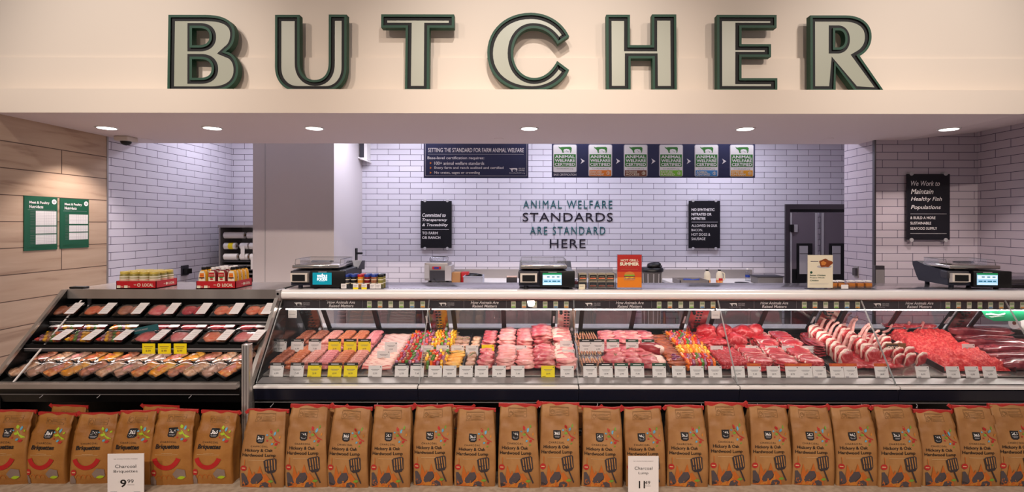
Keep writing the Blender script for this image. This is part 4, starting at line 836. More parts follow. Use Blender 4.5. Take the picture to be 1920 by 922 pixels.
b = MB('black'); b.tube([(-.15, -.2, .005), (-.08, -.24, .005), (0, -.2, .005), (-.05, -.16, .06)], .005); b.build('cable', t)
t = thing('cardboard_box', 'brown cardboard box beside the packing machine', 'box', kl(860, 6.4)); MB('kraft2').bev((-.08, -.06, 0), (.03, .08, .13), .004).build('box', t)
t = thing('cardboard_box', 'red printed box behind the grey tub', 'box', kl(872, 6.42)); MB('boxred').bev((-.045, -.05, 0), (.05, .07, .13), .004).build('box', t)
def tubf(name, label, px, D, w_, d_, h, m_): 
    t = thing(name, label, 'tub', kl(px, D)); b = MB(m_); b.prism_x([(-d_, 0), (-d_-.015, h), (-d_-.005, h), (-d_+.008, .01), (d_-.008, .01), (d_+.005, h), (d_+.015, h), (d_, 0)], -w_, w_)
    for s in (-1, 1): b.box((s*w_-.005, -d_-.01, 0), (s*w_+.005, d_+.01, h))
    b.box((-w_-.012, -d_-.022, h-.012), (w_+.012, -d_-.012, h)); b.build('tub', t); return t
t = tubf('plastic_tub', 'grey plastic tub with dark contents on the left work table', 889, 6.3, .115, .10, .10, 'tubgrey'); q = MB('black'); q.blob((0, 0, .095), (.10, .08, .035), amp=.3, seed=1, sub=2); q.build('contents', t)
t = thing('paper_sheet', 'orange paper lying in front of the packing machine', 'paper', kl(862, 6.2)); MB('prep_salmon').box((-.09, -.05, 0), (.1, .05, .004)).build('sheet', t)
t = thing('cardboard_box', 'dark box with a brown top left of the middle scale', 'box', kl(960, 6.15)); b = MB('darkgrey'); b.bev((-.065, -.08, 0), (.065, .08, .10), .004); b.box((-.063, -.078, .098), (.063, .078, .103), 'prep_tan'); b.build('box', t)
t = thing('trash_can', 'grey ribbed trash can with black liner between the work tables', 'bin', (X(1221, 6.35), 6.35, 0)); b = MB('grey'); b.lathe([(.10, 0), (.135, 1.05), (.15, 1.06), (.15, 1.09)], seg=24); b.build('can', t)
b = MB('lgrey')
for k in range(12): a = 2*PI*k/12; b.cyl((.102*math.cos(a), .102*math.sin(a), .05), (.136*math.cos(a), .136*math.sin(a), 1.03), .008, seg=6)
b.build('ribs', t); q = MB('black'); q.blob((.03, -.05, 1.12), (.09, .07, .05), amp=.3, seed=4); q.lathe([(.152, 1.05), (.155, 1.09), (.12, 1.1)], seg=20); q.build('liner', t)
def jug(px, label, hand):
    t = thing('sauce_jug', label, 'jug', kl(px, 6.35)); b = MB('cream'); pr = [(.04, 0), (.042, .01), (.042, .09), (.035, .13), (.018, .155)]; b.lathe(pr, seg=16); b.build('bottle', t); MB('black').cyl((0, 0, .155), (0, 0, .172), .019).build('cap', t); MB('prep_orange').lathe([(.043, .008), (.043, .04)], seg=16).build('contents', t)
    if hand: b = MB('cream'); b.tube([(.03, 0, .14), (.065, 0, .12), (.065, 0, .05), (.04, 0, .03)], .009); b.build('handle', t); b = MB('boxred'); b.box((-.025, -.0445, .035), (.025, -.042, .065)); b.build('paper_label', t)
jug(1326, 'small cream sauce bottle with black cap on the right work table', False); jug(1349, 'handled sauce jug with red label on the right work table', True)
t = thing('spray_bottle', 'clear water bottle with blue label at the back of the right work table', 'bottle', kl(1402, 6.6)); MB('clear_plastic').lathe([(.03, 0), (.03, .11), (.012, .15)], seg=14).build('bottle', t); MB('white').cyl((0, 0, .15), (0, 0, .17), .014).build('cap', t); MB('bluecap').lathe([(.031, .05), (.031, .08)], seg=14).build('paper_label', t)
t = thing('serving_dish', 'low black dish on the right work table', 'dish', kl(1391, 6.25)); MB('black').lathe([(.05, 0), (.09, .018), (.085, .02), (.05, .006)], seg=20).build('dish', t)
t = thing('steel_pan', 'shallow steel pan on the left end of the right work table', 'pan', kl(1296, 6.28)); b = MB('steel_soft'); b.bev((-.19, -.16, 0), (.17, .16, .012), .004); b.box((-.19, -.16, 0), (.17, -.15, .06)); b.box((-.19, .15, 0), (.17, .16, .06)); b.box((-.19, -.16, 0), (-.18, .16, .06)); b.box((.16, -.16, 0), (.17, .16, .06)); b.build('pan', t)
t = thing('plastic_scoop', 'bright blue plastic tool lying in the steel pan', 'tool', kl(1292, 6.28, KZ+.013)); q = MB('bluecap'); q.bev((-.07, -.04, 0), (.03, .04, .05), .015); q.cyl((.03, 0, .03), (.13, 0, .04), .012); q.build('scoop', t)
t = thing('storage_box', 'long grey plastic box at the right end of the right work table', 'box', kl(1436, 6.35)); MB('grey').bev((-.15, -.11, 0), (.17, .11, .09), .015).build('box', t); MB('darkgrey').bev((-.16, -.12, .085), (.18, .12, .1), .006).build('lid', t)
# film roll rack
o = (X(440, 6.55), 6.6, 0); t = thing('film_roll_rack', 'grey steel rack of wrapping film rolls in the left back corner', 'rack', o)
xa, xb = LX+.16-o[0], X(474, 6.4)+.05-o[0]
b = MB('steel_soft'); b.box((xa, -.22, 1.60), (xb, .3, 1.63)); b.box((xa, -.2, 0), (xa+.02, .3, 1.6)); b.box((xa, .28, 0), (xb, .3, 1.6), 'lgrey'); b.box((xb-.02, -.2, 0), (xb, .3, 1.6)); b.build('cabinet', t)
b = MB('darkgrey')
for k in range(7): b.box((xa+.02, -.15, .82+k*.055), (xb-.02, .25, .84+k*.055), 'grey' if k % 2 else 'handle')
b.build('drawer_stack', t)
fr = [(.0, .26, 1.50), (.30, .12, 1.50), (.0, .15, 1.36), (.21, .1, 1.36), (.33, .1, 1.36), (.0, .17, 1.22), (.21, .1, 1.22), (.34, .1, 1.22)]
for i, (u, l_, z) in enumerate(fr):
    tt_ = thing('film_roll', 'white roll of wrapping film on the %s bar of the rack, %s' % ({1.5: 'top', 1.36: 'middle', 1.22: 'bottom'}[z], ('long left roll', 'short right roll', 'yellow-banded left roll', 'middle roll', 'right roll', 'left roll', 'centre roll', 'right end roll')[i]), 'roll', (o[0]+xa+.05+u, 6.45, z), group='film rolls on the rack')
    b = MB('white'); b.cyl((0, 0, 0), (l_, 0, 0), .042, seg=18); b.build('roll', tt_); MB('kraft2').cyl((-.004, 0, 0), (l_+.004, 0, 0), .016).build('core', tt_)
    if i == 2: MB('yellow').cyl((.06, 0, 0), (.12, 0, 0), .0425, seg=18).build('band', tt_)
    if i in (3, 7): MB('white').box((.02, -.045, -.16), (.07, -.042, 0)).build('loose_film', tt_)
b = MB('steel_dark')
for z in (1.5, 1.36, 1.22): b.cyl((xa+.02, -.15, z), (xb, -.15, z), .008)
b.build('bars', t)
# ================================================================ FRESH MEAT IN THE SERVICE CASE
R = random.Random(7)
def XM(px, D): return X(px, D)
def dk(D): return dkz(D)+.006
TILT = -math.atan(.137)
def mk(name, fn):
    def f():
        return fn(name)
    return f
def single(name, build):
    def f():
        m_ = MB('beef'); build(m_); return m_.build(name)
    return f
# steel dividers between the pans
dv = [(-1.40, 3.27, 3.84, 'between the white-tagged and the yellow-tagged sausages'), (-1.105, 3.27, 3.85, 'between sausages and bacon'), (-.89, 3.27, 3.85, 'between bacon and vegetable kebabs'), (-.43, 3.27, 3.85, 'between marinated chicken and herb chicken'), (-.345, 3.27, 3.85, 'left of the raw chicken'), (.345, 3.27, 3.85, 'between pork and skewers'), (.53, 3.27, 3.85, 'between skewers and lamb'), (.935, 3.27, 3.85, 'left of the brown ribs'), (1.275, 3.27, 3.85, 'between pepper kebabs and stew beef'), (2.0, 3.27, 3.85, 'left of the bone-in steaks'), (2.745, 3.27, 3.85, 'left of the ground beef'), (3.22, 3.27, 3.85, 'right of the ground beef')]
for x, y0, y1, l in dv:
    b = MB('steel_dark'); b.prism_x([(y0, dkz(y0)-.002), (y1, dkz(y1)-.002), (y1, dkz(y1)+.05), (y0, dkz(y0)+.035)], x-.002, x+.002); b.M = None
    tag(b.build('pan_divider', loc=(x, y0, dkz(y0))), 'thin steel divider '+l, 'divider', 'steel dividers in the meat case')
# --- sausages
def sausage(col):
    def f(m_):
        n = 10; k = 8; L_ = .088; vs = []
        for i in range(n+1):
            u = i/n; x = (u-.5)*L_; r = .0148*math.sqrt(max(0.02, 1-abs(2*u-1)**5)); zz = .003*math.cos((u-.5)*PI); yy = .004*math.cos((u-.5)*PI)
            for j in range(k): a = 2*PI*j/k; vs.append((x, yy+r*math.cos(a), .0148+zz*.3+r*math.sin(a)))
        m_.add(vs, [(i*k+j, i*k+(j+1) % k, (i+1)*k+(j+1) % k, (i+1)*k+j) for i in range(n) for j in range(k)]+[tuple(range(k-1, -1, -1)), tuple(range(n*k, n*k+k))], col, True)
    return f
piles = [('sausage_brown', 'front', 0, 'reddish brown'), ('sausage_orange', 'front', 1, 'orange brown'), ('sausage_pink', 'front', 2, 'pale pink'), ('sausage_rose', 'front', 3, 'rose pink'), ('sausage_orange', 'front', 4, 'deep orange'), ('sausage_pink', 'front', 5, 'light beige'),
         ('sausage_brown', 'back', 0, 'dark brown'), ('sausage_brown', 'back', 1, 'brown'), ('sausage_pink', 'back', 2, 'pinkish'), ('sausage_orange', 'back', 3, 'orange'), ('sausage_orange', 'back', 4, 'deep orange'), ('sausage_rose', 'back', 5, 'mauve pink')]
o6 = ['first', 'second', 'third', 'fourth', 'fifth', 'sixth']
for col, row, i, word in piles:
    x = -1.675+i*.104; y0 = 3.285 if row == 'front' else 3.59; n = 9 if row == 'front' else 8; hgt = .010 if row == 'front' else .03
    for k in range(n):
        for ly in range(2 if k in range(0, n) else 1):
            y = y0+k*.0305+ly*.015
            spawn('saus_'+col, single('sausage_link', sausage(col)), (x+R.uniform(-.004, .004), y, dk(y)+hgt+ly*.024-.01+ (0 if row == 'front' else .0)), (0, 0, R.uniform(-.06, .06)), '%s sausage link in the %s pile from the left, %s row' % (word, o6[i], row), 'sausage', 'sausages in the %s %s pile' % (o6[i], row))
# --- bacon
def bacon(sd):
    def f(m_):
        n = 14; vs = []
        for i in range(n+1):
            x = (i/n-.5)*.195
            for j in range(4): y = (j/3-.5)*.042; vs.append((x, y+.003*math.sin(i*.9+sd), .004+.0035*math.sin(i*1.1+sd+j*.5)+j*.004))
        k = len(vs); vs += [(a, b_, c_-.004) for a, b_, c_ in vs]
        fs = [(i*4+j, (i+1)*4+j, (i+1)*4+j+1, i*4+j+1) for i in range(n) for j in range(3)]; fs += [tuple(k+q for q in reversed(f_)) for f_ in fs]
        fs += [(i*4, k+i*4, k+i*4+4, i*4+4) for i in range(n)]+[(i*4+3, i*4+7, k+i*4+7, k+i*4+3) for i in range(n)]
        m_.add(vs, fs, 'bacon', True)
    return f
for k in range(26):
    y = 3.29+k*.0212; spawn('bacon%d' % (k % 3), single('bacon_slice', bacon(k % 3*2.1)), (-.998+R.uniform(-.004, .004), y, dk(y)+.012+.010*(k/26)), (0.35, 0, R.uniform(-.06, .06)), 'pink and white bacon slice in the shingled bacon pan', 'bacon slice', 'bacon slices beside the sausages')
# --- kebabs
def kebab(cols, sd, n=7, L_=.155):
    def f():
        t = thing('kebab', '', 'kebab'); r = random.Random(sd); m_ = MB('pepper_red')
        for i in range(n):
            c_ = cols[(i+sd) % len(cols)]; x = (i+.5)/n*L_-L_/2
            if c_.startswith('pepper'):
                m_.bev((x-.008, -.017, .002), (x+.009, .017, .030), .003, c_, M=Matrix.Translation((x, 0, .014)) @ Matrix.Rotation(r.uniform(-.6, .6), 4, 'X') @ Matrix.Rotation(r.uniform(-.3, .3), 4, 'Z') @ Matrix.Translation((-x, 0, -.014)))
            else: m_.blob((x, 0, .014), (.014, .018, .017), c_, 1, .2, seed=sd*5+i, pw=.8)
        m_.build('chunks', t); MB('skewer').cyl((-L_/2-.02, 0, .015), (L_/2+.02, 0, .015), .0018, seg=6).build('stick', t); return t
    return f
K1 = ['pepper_red', 'onion', 'pepper_yellow', 'chunk_brown', 'pepper_green', 'pepper_orange']; K2 = ['pepper_yellow', 'pepper_orange', 'pepper_green', 'onion', 'pepper_yellow']; K3 = ['pepper_red', 'onion', 'pepper_orange', 'pepper_red', 'onion', 'chunk_brown', 'pepper_red', 'pepper_green', 'onion']
def kebs(x, y0, y1, rows, layers, cols, key, what, where, n=7, L_=.155, h0=0, rz=0):
    for ly in range(layers):
        for k in range(rows):
            y = y0+(y1-y0)*k/(rows-1)+(.012 if ly else 0); v = R.randrange(3)
            spawn('keb_%s%d' % (key, v), kebab(cols, v+2, n, L_), (x+R.uniform(-.008, .008), y, dk(y)+h0+ly*.025), (0, 0, rz+R.uniform(-.12, .12)), what+' '+where+(', upper layer' if ly else ', lower layer'), 'kebab', key)
kebs(-.80, 3.29, 3.84, 14, 2, K3, 'red kebabs of the left kebab pan', 'red and purple vegetable kebab', 'right of the bacon', h0=.004)
kebs(-.625, 3.29, 3.52, 6, 2, K1, 'mixed kebabs at the front of the left pan', 'mixed vegetable kebab', 'behind the white tag')
kebs(-.625, 3.58, 3.84, 7, 2, K2, 'yellow kebabs at the back of the left pan', 'yellow pepper kebab', 'behind the brown-shaded back tag', h0=.01)
kebs(1.155, 3.29, 3.42, 5, 2, K3, 'red kebabs at the front of the right pan', 'red pepper kebab', 'beside the brown ribs, front', h0=.0, L_=.2, n=10)
kebs(1.165, 3.45, 3.56, 4, 2, ['pepper_yellow', 'pepper_orange', 'marin'], 'yellow kebabs in the middle of the right pan', 'bright yellow kebab', 'beside the brown ribs, middle', h0=.005, L_=.2, n=10)
kebs(1.17, 3.60, 3.84, 8, 2, K3+['pepper_orange'], 'kebabs at the back of the right pan', 'mixed pepper and onion kebab', 'beside the brown ribs, back', h0=.01, L_=.2, n=10)
# --- generic pieces
def blobber(col, r, amp=.15, sub=3, pw=.85, sd=0, extra=None):
    def f(m_):
        m_.blob((0, 0, r[2]*.72), r, col, sub, amp, seed=sd, pw=pw, flat=.7)
        if extra: extra(m_)
    return f
def heap(key, name, mkr, nvar, x0, x1, y0, y1, nx, ny, layers, dz, label, cat, group, h0=0, jit=.006, rz=.3, tilt=0, rz0=0, stag=0.0):
    for ly in range(layers):
        for j in range(ny):
            for i in range(nx):
                x = x0+(i+.5)*(x1-x0)/nx+R.uniform(-jit, jit)+(ly % 2)*stag; y = y0+(j+.5)*(y1-y0)/ny+R.uniform(-jit, jit)+(ly % 2)*stag; v = R.randrange(nvar)
                spawn('%s%d' % (key, v), single(name, mkr(v)), (x, y, dk(y)+h0+ly*dz), (tilt, 0, rz0+R.uniform(-rz, rz)), label, cat, group)
heap('marin', 'chicken_breast', lambda v: blobber('marin', (.055, .04, .016), sd=v), 2, -.555, -.435, 3.29, 3.54, 1, 4, 2, .018, 'yellow marinated chicken breast at the front of its pan', 'chicken', 'yellow marinated chicken', rz=.2)
heap('herb', 'chicken_breast', lambda v: blobber('herbmeat', (.032, .04, .014), sd=v+3), 2, -.425, -.35, 3.29, 3.54, 1, 4, 2, .016, 'herb-sprinkled chicken breast in the narrow pan, front', 'chicken', 'herb chicken at the front', rz=.2)
heap('herb', 'chicken_breast', lambda v: blobber('herbmeat', (.032, .04, .014), sd=v+3), 2, -.54, -.44, 3.60, 3.82, 2, 3, 2, .016, 'pale herbed chicken breast at the back of its pan', 'chicken', 'herb chicken at the back', rz=.2)
heap('marin2', 'chicken_breast', lambda v: blobber('prep_tan', (.034, .04, .015), sd=v+6), 2, -.425, -.35, 3.60, 3.82, 1, 3, 2, .016, 'lemon chicken breast at the back of the narrow pan', 'chicken', 'lemon chicken at the back', rz=.2)
b = MB('rosemary')
def sprig(m_):
    m_.cyl((-.05, 0, .003), (.05, .005, .006), .0015, seg=5)
    for i in range(12): x = -.045+i*.008; s = 1 if i % 2 else -1; m_.cyl((x, 0, .004), (x+.008, s*.01, .008), .0012, seg=4)
def sprigs(lst, lab):
    for k, (x, y, h, rz) in enumerate(lst): spawn('sprig', single('rosemary_sprig', lambda m_: (setattr(m_, 'd', 'rosemary'), sprig(m_))), (x, y, dk(y)+h), (0, 0, rz), lab[k], 'herb sprig', 'rosemary sprigs')
sprigs([(-.39, 3.42, .043, 1.3), (-.49, 3.72, .045, .4), (.60, 3.40, .06, 1.4), (.72, 3.50, .062, .9), (.82, 3.38, .06, .6), (-.50, 3.44, .05, .2)],
       ['rosemary sprig on the herb chicken in the narrow pan', 'herb sprig on the pale chicken at the back', 'upright rosemary sprig on the lamb at left', 'rosemary sprig on the middle of the lamb', 'rosemary sprig in front of the red roast', 'herb sprig on the yellow marinated chicken'])
heap('thigh', 'chicken_thigh', lambda v: blobber('thigh', (.05, .042, .022), .25, sd=v), 3, -.335, -.225, 3.29, 3.55, 1, 4, 2, .024, 'dark pink chicken thigh in the front pile left of the breasts', 'chicken thigh', 'chicken thighs, front pile')
heap('thigh', 'chicken_thigh', lambda v: blobber('thigh', (.05, .042, .022), .25, sd=v), 3, -.335, -.225, 3.60, 3.82, 1, 4, 3, .022, 'dark pink chicken thigh piled behind the yellow tag', 'chicken thigh', 'chicken thighs, back pile')
heap('breast', 'chicken_breast', lambda v: blobber('chicken', (.062, .05, .022), .18, sd=v+9), 3, -.215, -.075, 3.29, 3.55, 1, 5, 3, .022, 'pale pink raw chicken breast in the wide front pile', 'chicken breast', 'raw chicken breasts, front pile')
heap('breast', 'chicken_breast', lambda v: blobber('chicken', (.062, .05, .022), .18, sd=v+9), 3, -.215, -.09, 3.60, 3.83, 1, 4, 4, .021, 'pale pink raw chicken breast in the back left pile', 'chicken breast', 'raw chicken breasts, back left pile')
heap('breast', 'chicken_breast', lambda v: blobber('chicken', (.062, .05, .022), .18, sd=v+9), 3, -.07, .045, 3.29, 3.53, 1, 4, 2, .022, 'raw chicken breast in the low pile behind the white tag', 'chicken breast', 'raw chicken breasts, low pile')
heap('pink', 'chicken_breast', lambda v: blobber('pork', (.058, .05, .021), .18, sd=v+5), 3, -.075, .035, 3.58, 3.82, 1, 4, 4, .022, 'pink chicken piece in the back pile left of the tallest pile', 'chicken breast', 'pink chicken, back middle pile')
heap('shoulder', 'pork_chop', lambda v: blobber('thigh', (.072, .055, .024), .22, sd=v+14), 3, .05, .18, 3.30, 3.54, 1, 4, 3, .022, 'marbled pink pork piece behind the yellow tag at front', 'pork chop', 'marbled pork, front pile')
heap('shoulder', 'pork_chop', lambda v: blobber('thigh', (.072, .055, .024), .22, sd=v+14), 3, .045, .165, 3.60, 3.82, 1, 3, 5, .024, 'marbled pork piece in the tallest pile of the counter', 'pork chop', 'marbled pork, tallest pile')
def chop(v):
    def f(m_):
        m_.blob((0, 0, .014), (.068, .046, .016), 'pork', 3, .18, seed=v+30, pw=.8, flat=.7); m_.blob((-.014, .016, .0134), (.062, .038, .0150), 'fat', 3, .15, seed=v+31, pw=.8, flat=.7)
    return f
heap('chop', 'pork_chop', chop, 3, .19, .335, 3.29, 3.56, 1, 5, 3, .022, 'pale pork chop in the right front pile by the pan edge', 'pork chop', 'pale pork chops, front pile', tilt=.25)
heap('chop', 'pork_chop', chop, 3, .185, .325, 3.60, 3.83, 1, 4, 4, .023, 'pale pork chop in the right back pile by the pan edge', 'pork chop', 'pale pork chops, back pile', tilt=.25)
# --- meat skewers lying side by side
def skewer(v):
    def f():
        t = thing('meat_skewer', '', 'skewer'); m_ = MB('chunk_brown')
        for i in range(5): m_.blob((0, -.05+i*.024, .011), (.008, .015, .009), ('chunk_brown', 'prep_brown')[v % 2], 1, .2, seed=v*7+i)
        m_.build('meat', t); MB('skewer').cyl((0, -.085, .011), (0, .085, .016), .0022, seg=6).build('stick', t); return t
    return f
for row, (y0, n) in enumerate(((3.37, 9), (3.52, 9), (3.68, 9), (3.77, 9))):
    for i in range(n):
        x = .362+i*.0185; v = 1 if i > 4 and row > 1 else i % 2
        spawn('skew%d' % v, skewer(v), (x, y0, dk(y0)+.01+(.012 if row % 2 else 0)+.006*row), (0.1, 0, R.uniform(-.08, .08)), 'thin brown meat skewer in the %s rank of the skewer pan' % ('front', 'second', 'third', 'rear')[row], 'skewer', 'meat skewers, %s rank' % ('front', 'second', 'third', 'rear')[row])
# --- lamb
heap('lamb', 'lamb_cut', lambda v: blobber('lamb', (.07, .055, .026), .24, sd=v+40), 3, .545, .86, 3.30, 3.54, 3, 3, 2, .022, 'pink lamb cut in the front of the lamb pan', 'lamb cut', 'lamb cuts, front', tilt=.1)
heap('lambb', 'lamb_cut', lambda v: blobber('pork' if v else 'lamb', (.06, .05, .024), .26, sd=v+45), 3, .545, .925, 3.60, 3.83, 4, 3, 3, .022, 'pink lamb cut piled at the back of the lamb pan', 'lamb cut', 'lamb cuts, back')
def roast(m_): m_.blob((0, 0, .04), (.085, .06, .045), 'beef_dark', 3, .12, seed=2, pw=.9); m_.blob((.012, .006, .036), (.088, .057, .045), 'fat', 3, .1, seed=3, pw=.9)
spawn('roast', single('lamb_roast', roast), (.86, 3.50, dk(3.5)+.02), (0, 0, -.3), 'dark red lamb roast with white fat cap lying on the lamb cuts', 'roast')
def fatslab(m_): m_.blob((0, 0, .016), (.07, .055, .02), 'fat', 3, .15, seed=12, pw=.8)
spawn('fatslab', single('lamb_chop', fatslab), (.855, 3.36, dk(3.36)+.02), (.3, 0, 0), 'pale fatty lamb slab in front of the dark roast', 'lamb chop')
# --- brown ribs
def ribs(v):
    def f(m_): m_.blob((0, 0, .014), (.062, .045, .015), 'ribs', 3, .22, seed=v+50, pw=.7, flat=.6)
    return f
heap('ribs', 'marinated_rib', ribs, 3, .942, 1.06, 3.29, 3.83, 1, 10, 2, .018, 'orange brown marinated rib piece in the narrow pan', 'rib piece', 'brown marinated ribs', rz=.15)
for k, (x, y) in enumerate(((.985, 3.34), (1.02, 3.37), (1.0, 3.40))): spawn('ring', single('onion_ring', lambda m_: m_.lathe([(.017, 0), (.017, .005), (.012, .005), (.012, 0)], m='onion', seg=14)), (x, y, dk(y)+.052), (.2, 0, 0), 'pale onion ring on the brown ribs, %s' % ('nearest the glass', 'on the right', 'furthest back')[k], 'onion ring', 'onion rings')
# --- stew beef
heap('stew', 'stew_cube', lambda v: blobber('beef', (.024, .022, .02), .28, 2, sd=v+60), 4, 1.29, 1.47, 3.29, 3.55, 7, 10, 2, .022, 'small red cube of stew beef in the front of its pan', 'beef cube', 'stew beef cubes', rz=1.5, jit=.004)
heap('stewb', 'beef_strip', lambda v: blobber('beef', (.05, .022, .018), .28, 2, sd=v+64), 3, 1.285, 1.45, 3.60, 3.84, 3, 6, 3, .02, 'red beef strip piled at the back of the stew pan', 'beef strip', 'beef strips at the back', rz=.8)
def bigroast(v):
    def f(m_): m_.blob((0, 0, .05), (.075, .06, .055), 'beef', 3, .16, seed=v+70, pw=.9)
    return f
rl = ['furthest left', 'second from left', 'third from left, standing in front', 'fourth from left', 'furthest right']
for k, (x, y, h) in enumerate(((1.36, 3.77, .03), (1.49, 3.78, .03), (1.52, 3.62, .02), (1.63, 3.76, .03), (1.73, 3.79, .03))): spawn('broast%d' % (k % 2), single('beef_roast', bigroast(k % 2)), (x, y, dk(y)+h), (0, 0, k), 'round red beef roast behind the steaks, '+rl[k], 'beef roast')
# --- steaks
def steak(v, fat=True):
    def f(m_):
        m_.blob((0, 0, .014), (.078, .05, .016), 'beef', 3, .16, seed=v+80, pw=.75, flat=.7)
        if v % 2: m_.blob((.0, .006, .0136), (.0795, .049, .0155), 'fat', 3, .16, seed=v+80, pw=.75, flat=.7)
    return f
for (xa, xb, wd) in ((1.475, 1.63, 'flank'), (1.64, 1.79, 'sirloin'), (1.80, 1.98, 'ribeye')):
    heap('steak', 'beef_steak', lambda v: steak(v), 4, xa, xb, 3.29, 3.54, 1, 6, 3, .019, 'red beef steak in the front %s stack' % {'flank': 'left', 'sirloin': 'middle', 'ribeye': 'right'}[wd], 'steak', 'front steaks, %s stack' % {'flank': 'left', 'sirloin': 'middle', 'ribeye': 'right'}[wd], tilt=.2, rz=.25)
heap('steak', 'beef_steak', lambda v: steak(v), 4, 1.66, 2.0, 3.58, 3.82, 2, 5, 3, .022, 'marbled beef steak piled behind the front steaks', 'steak', 'steaks at the back', tilt=.2, rz=.3)
heap('dsteak', 'flank_steak', lambda v: blobber('beef_dark', (.05, .13, .014), .2, sd=v+90), 2, 2.01, 2.11, 3.44, 3.72, 1, 1, 5, .018, 'long dark red flank steak left of the tomahawk steaks', 'steak', 'long dark flank steaks', rz=.15, rz0=-.1)
# --- tomahawk steaks: eye of meat, fat rim, long bone
def toma(v, bone=True):
    def f():
        t = thing('tomahawk_steak', '', 'bone-in steak'); m_ = MB('beef'); m_.blob((0, 0, .0), (.018, .059, .046), 'beef', 3, .12, seed=v+100, pw=.65); m_.build('meat', t)
        m_ = MB('fat'); m_.blob((0, .002, .002), (.0125, .065, .052), 'fat', 3, .12, seed=v+100, pw=.75); m_.build('fat_rim', t)
        if bone:
            m_ = MB('bone'); pts = [(0, .02, .03), (0, .045, .06), (0, .065, .085), (0, .092, .102), (0, .125, .108)]
            for (a, b_), r in zip(zip(pts, pts[1:]), (.0085, .0075, .0065, .0065)): m_.cyl(a, b_, r, seg=10, r2=r*.95); m_.blob(b_, (r, r, r), sub=1, amp=0)
            m_.blob(pts[-1], (.0085, .009, .008), sub=2, amp=.1); m_.build('bone', t)
        return t
    return f
tl = ['front', 'second', 'third', 'fourth', 'fifth', 'sixth', 'seventh', 'rear']
for k in range(8):
    y = 3.36+k*.06; x = 2.15+.004*k
    spawn('toma%d' % (k % 2), toma(k % 2), (x, y, dk(y)+.05+.0035*k), (0, R.uniform(-.1, .1), -1.0+R.uniform(-.12, .12)), 'tomahawk steak with a long bone, %s of the left rank' % tl[k], 'bone-in steak', 'tomahawk steaks in the left rank', scale=(1.45, 1.3, 1.2))
for k in range(7):
    y = 3.40+k*.065; x = 2.36+.006*k
    spawn('toma%d' % (k % 2), toma(k % 2), (x, y, dk(y)+.048+.004*k), (0, R.uniform(-.1, .1), -.95+R.uniform(-.12, .12)), 'tomahawk steak with a long bone, %s of the right rank' % tl[k], 'bone-in steak', 'tomahawk steaks in the right rank', scale=(1.45, 1.3, 1.2))
for k in range(12):
    y = 3.33+.1*(k//3)+.01*(k%3); x = 2.50+(k%3)*.085-.01*(k//3)
    spawn('ribst%d' % (k % 2), lambda k=k: toma(k % 2, False)(), (x, y+.02, dk(y)+.044), (0, .3, -1.05), 'boneless rib steak leaning left of the ground beef, %s rank, %s' % (('front', 'second', 'third', 'rear')[k//3], ('left', 'middle', 'right')[k % 3]), 'steak', 'leaning rib steaks')
heap('backst', 'beef_steak', lambda v: steak(v), 4, 2.10, 2.70, 3.74, 3.84, 4, 2, 2, .022, 'red steak lying flat behind the tomahawk steaks', 'steak', 'steaks behind the tomahawks', tilt=.3)
heap('steak', 'beef_steak', lambda v: steak(v), 4, 2.14, 2.50, 3.30, 3.72, 3, 5, 1, .022, 'red steak lying beneath the standing tomahawk steaks', 'steak', 'steaks beneath the tomahawks', tilt=.1)
# --- ground beef and the three rib bones behind it
m_ = MB('ground'); r2 = random.Random(3)
nx, ny = 60, 70; x0, x1, y0, y1 = 2.755, 3.21, 3.29, 3.84
gv = []; lumps = [(r2.uniform(x0, x1), r2.uniform(y0, y1), r2.uniform(.045, .075)) for _ in range(34)]
for j in range(ny+1):
    for i in range(nx+1):
        x = x0+(x1-x0)*i/nx; y = y0+(y1-y0)*j/ny; e = min(1, min(i, nx-i)/5, min(j, ny-j)/4); 
        h = .018+.055*(j/ny)+max(.036*math.sqrt(max(0, 1-((x-a)**2+(y-b_)**2)/c_**2)) for a, b_, c_ in lumps)+.012*noise.noise(Vector((x*60, y*60, 0)))+.008*noise.noise(Vector((x*140, y*140, 5)))
        gv.append((x, y, dkz(y)+.002+h*math.sqrt(e)))
m_.add(gv, [(j*(nx+1)+i, j*(nx+1)+i+1, (j+1)*(nx+1)+i+1, (j+1)*(nx+1)+i) for j in range(ny) for i in range(nx)], 'ground', True)
tag(m_.build('ground_beef', loc=(2.98, 3.56, dkz(3.56))), 'big mound of bright red ground beef at the right of the case', 'ground beef', kind='stuff')
def bone1(m_):
    m_.d = 'bone'; pts = [(-.06, 0, 0), (-.02, 0, .01), (0, 0, .03), (.012, 0, .07)]
    for (a, b_), r in zip(zip(pts, pts[1:]), (.009, .008, .008)): m_.cyl(a, b_, r, 'bone', 10); m_.blob(b_, (r, r, r), 'bone', 1, 0)
    m_.blob((.012, 0, .075), (.012, .011, .011), 'bone', 2, .1)
for k, px in enumerate((1670, 1702, 1728)): spawn('bone1', single('rib_bone', bone1), (X(px, 3.82), 3.82, dk(3.82)+.065), (0, 0, 0), 'pale rib bone sticking up behind the ground beef, %s' % ('left', 'middle', 'right')[k], 'bone', 'rib bones behind the ground beef')
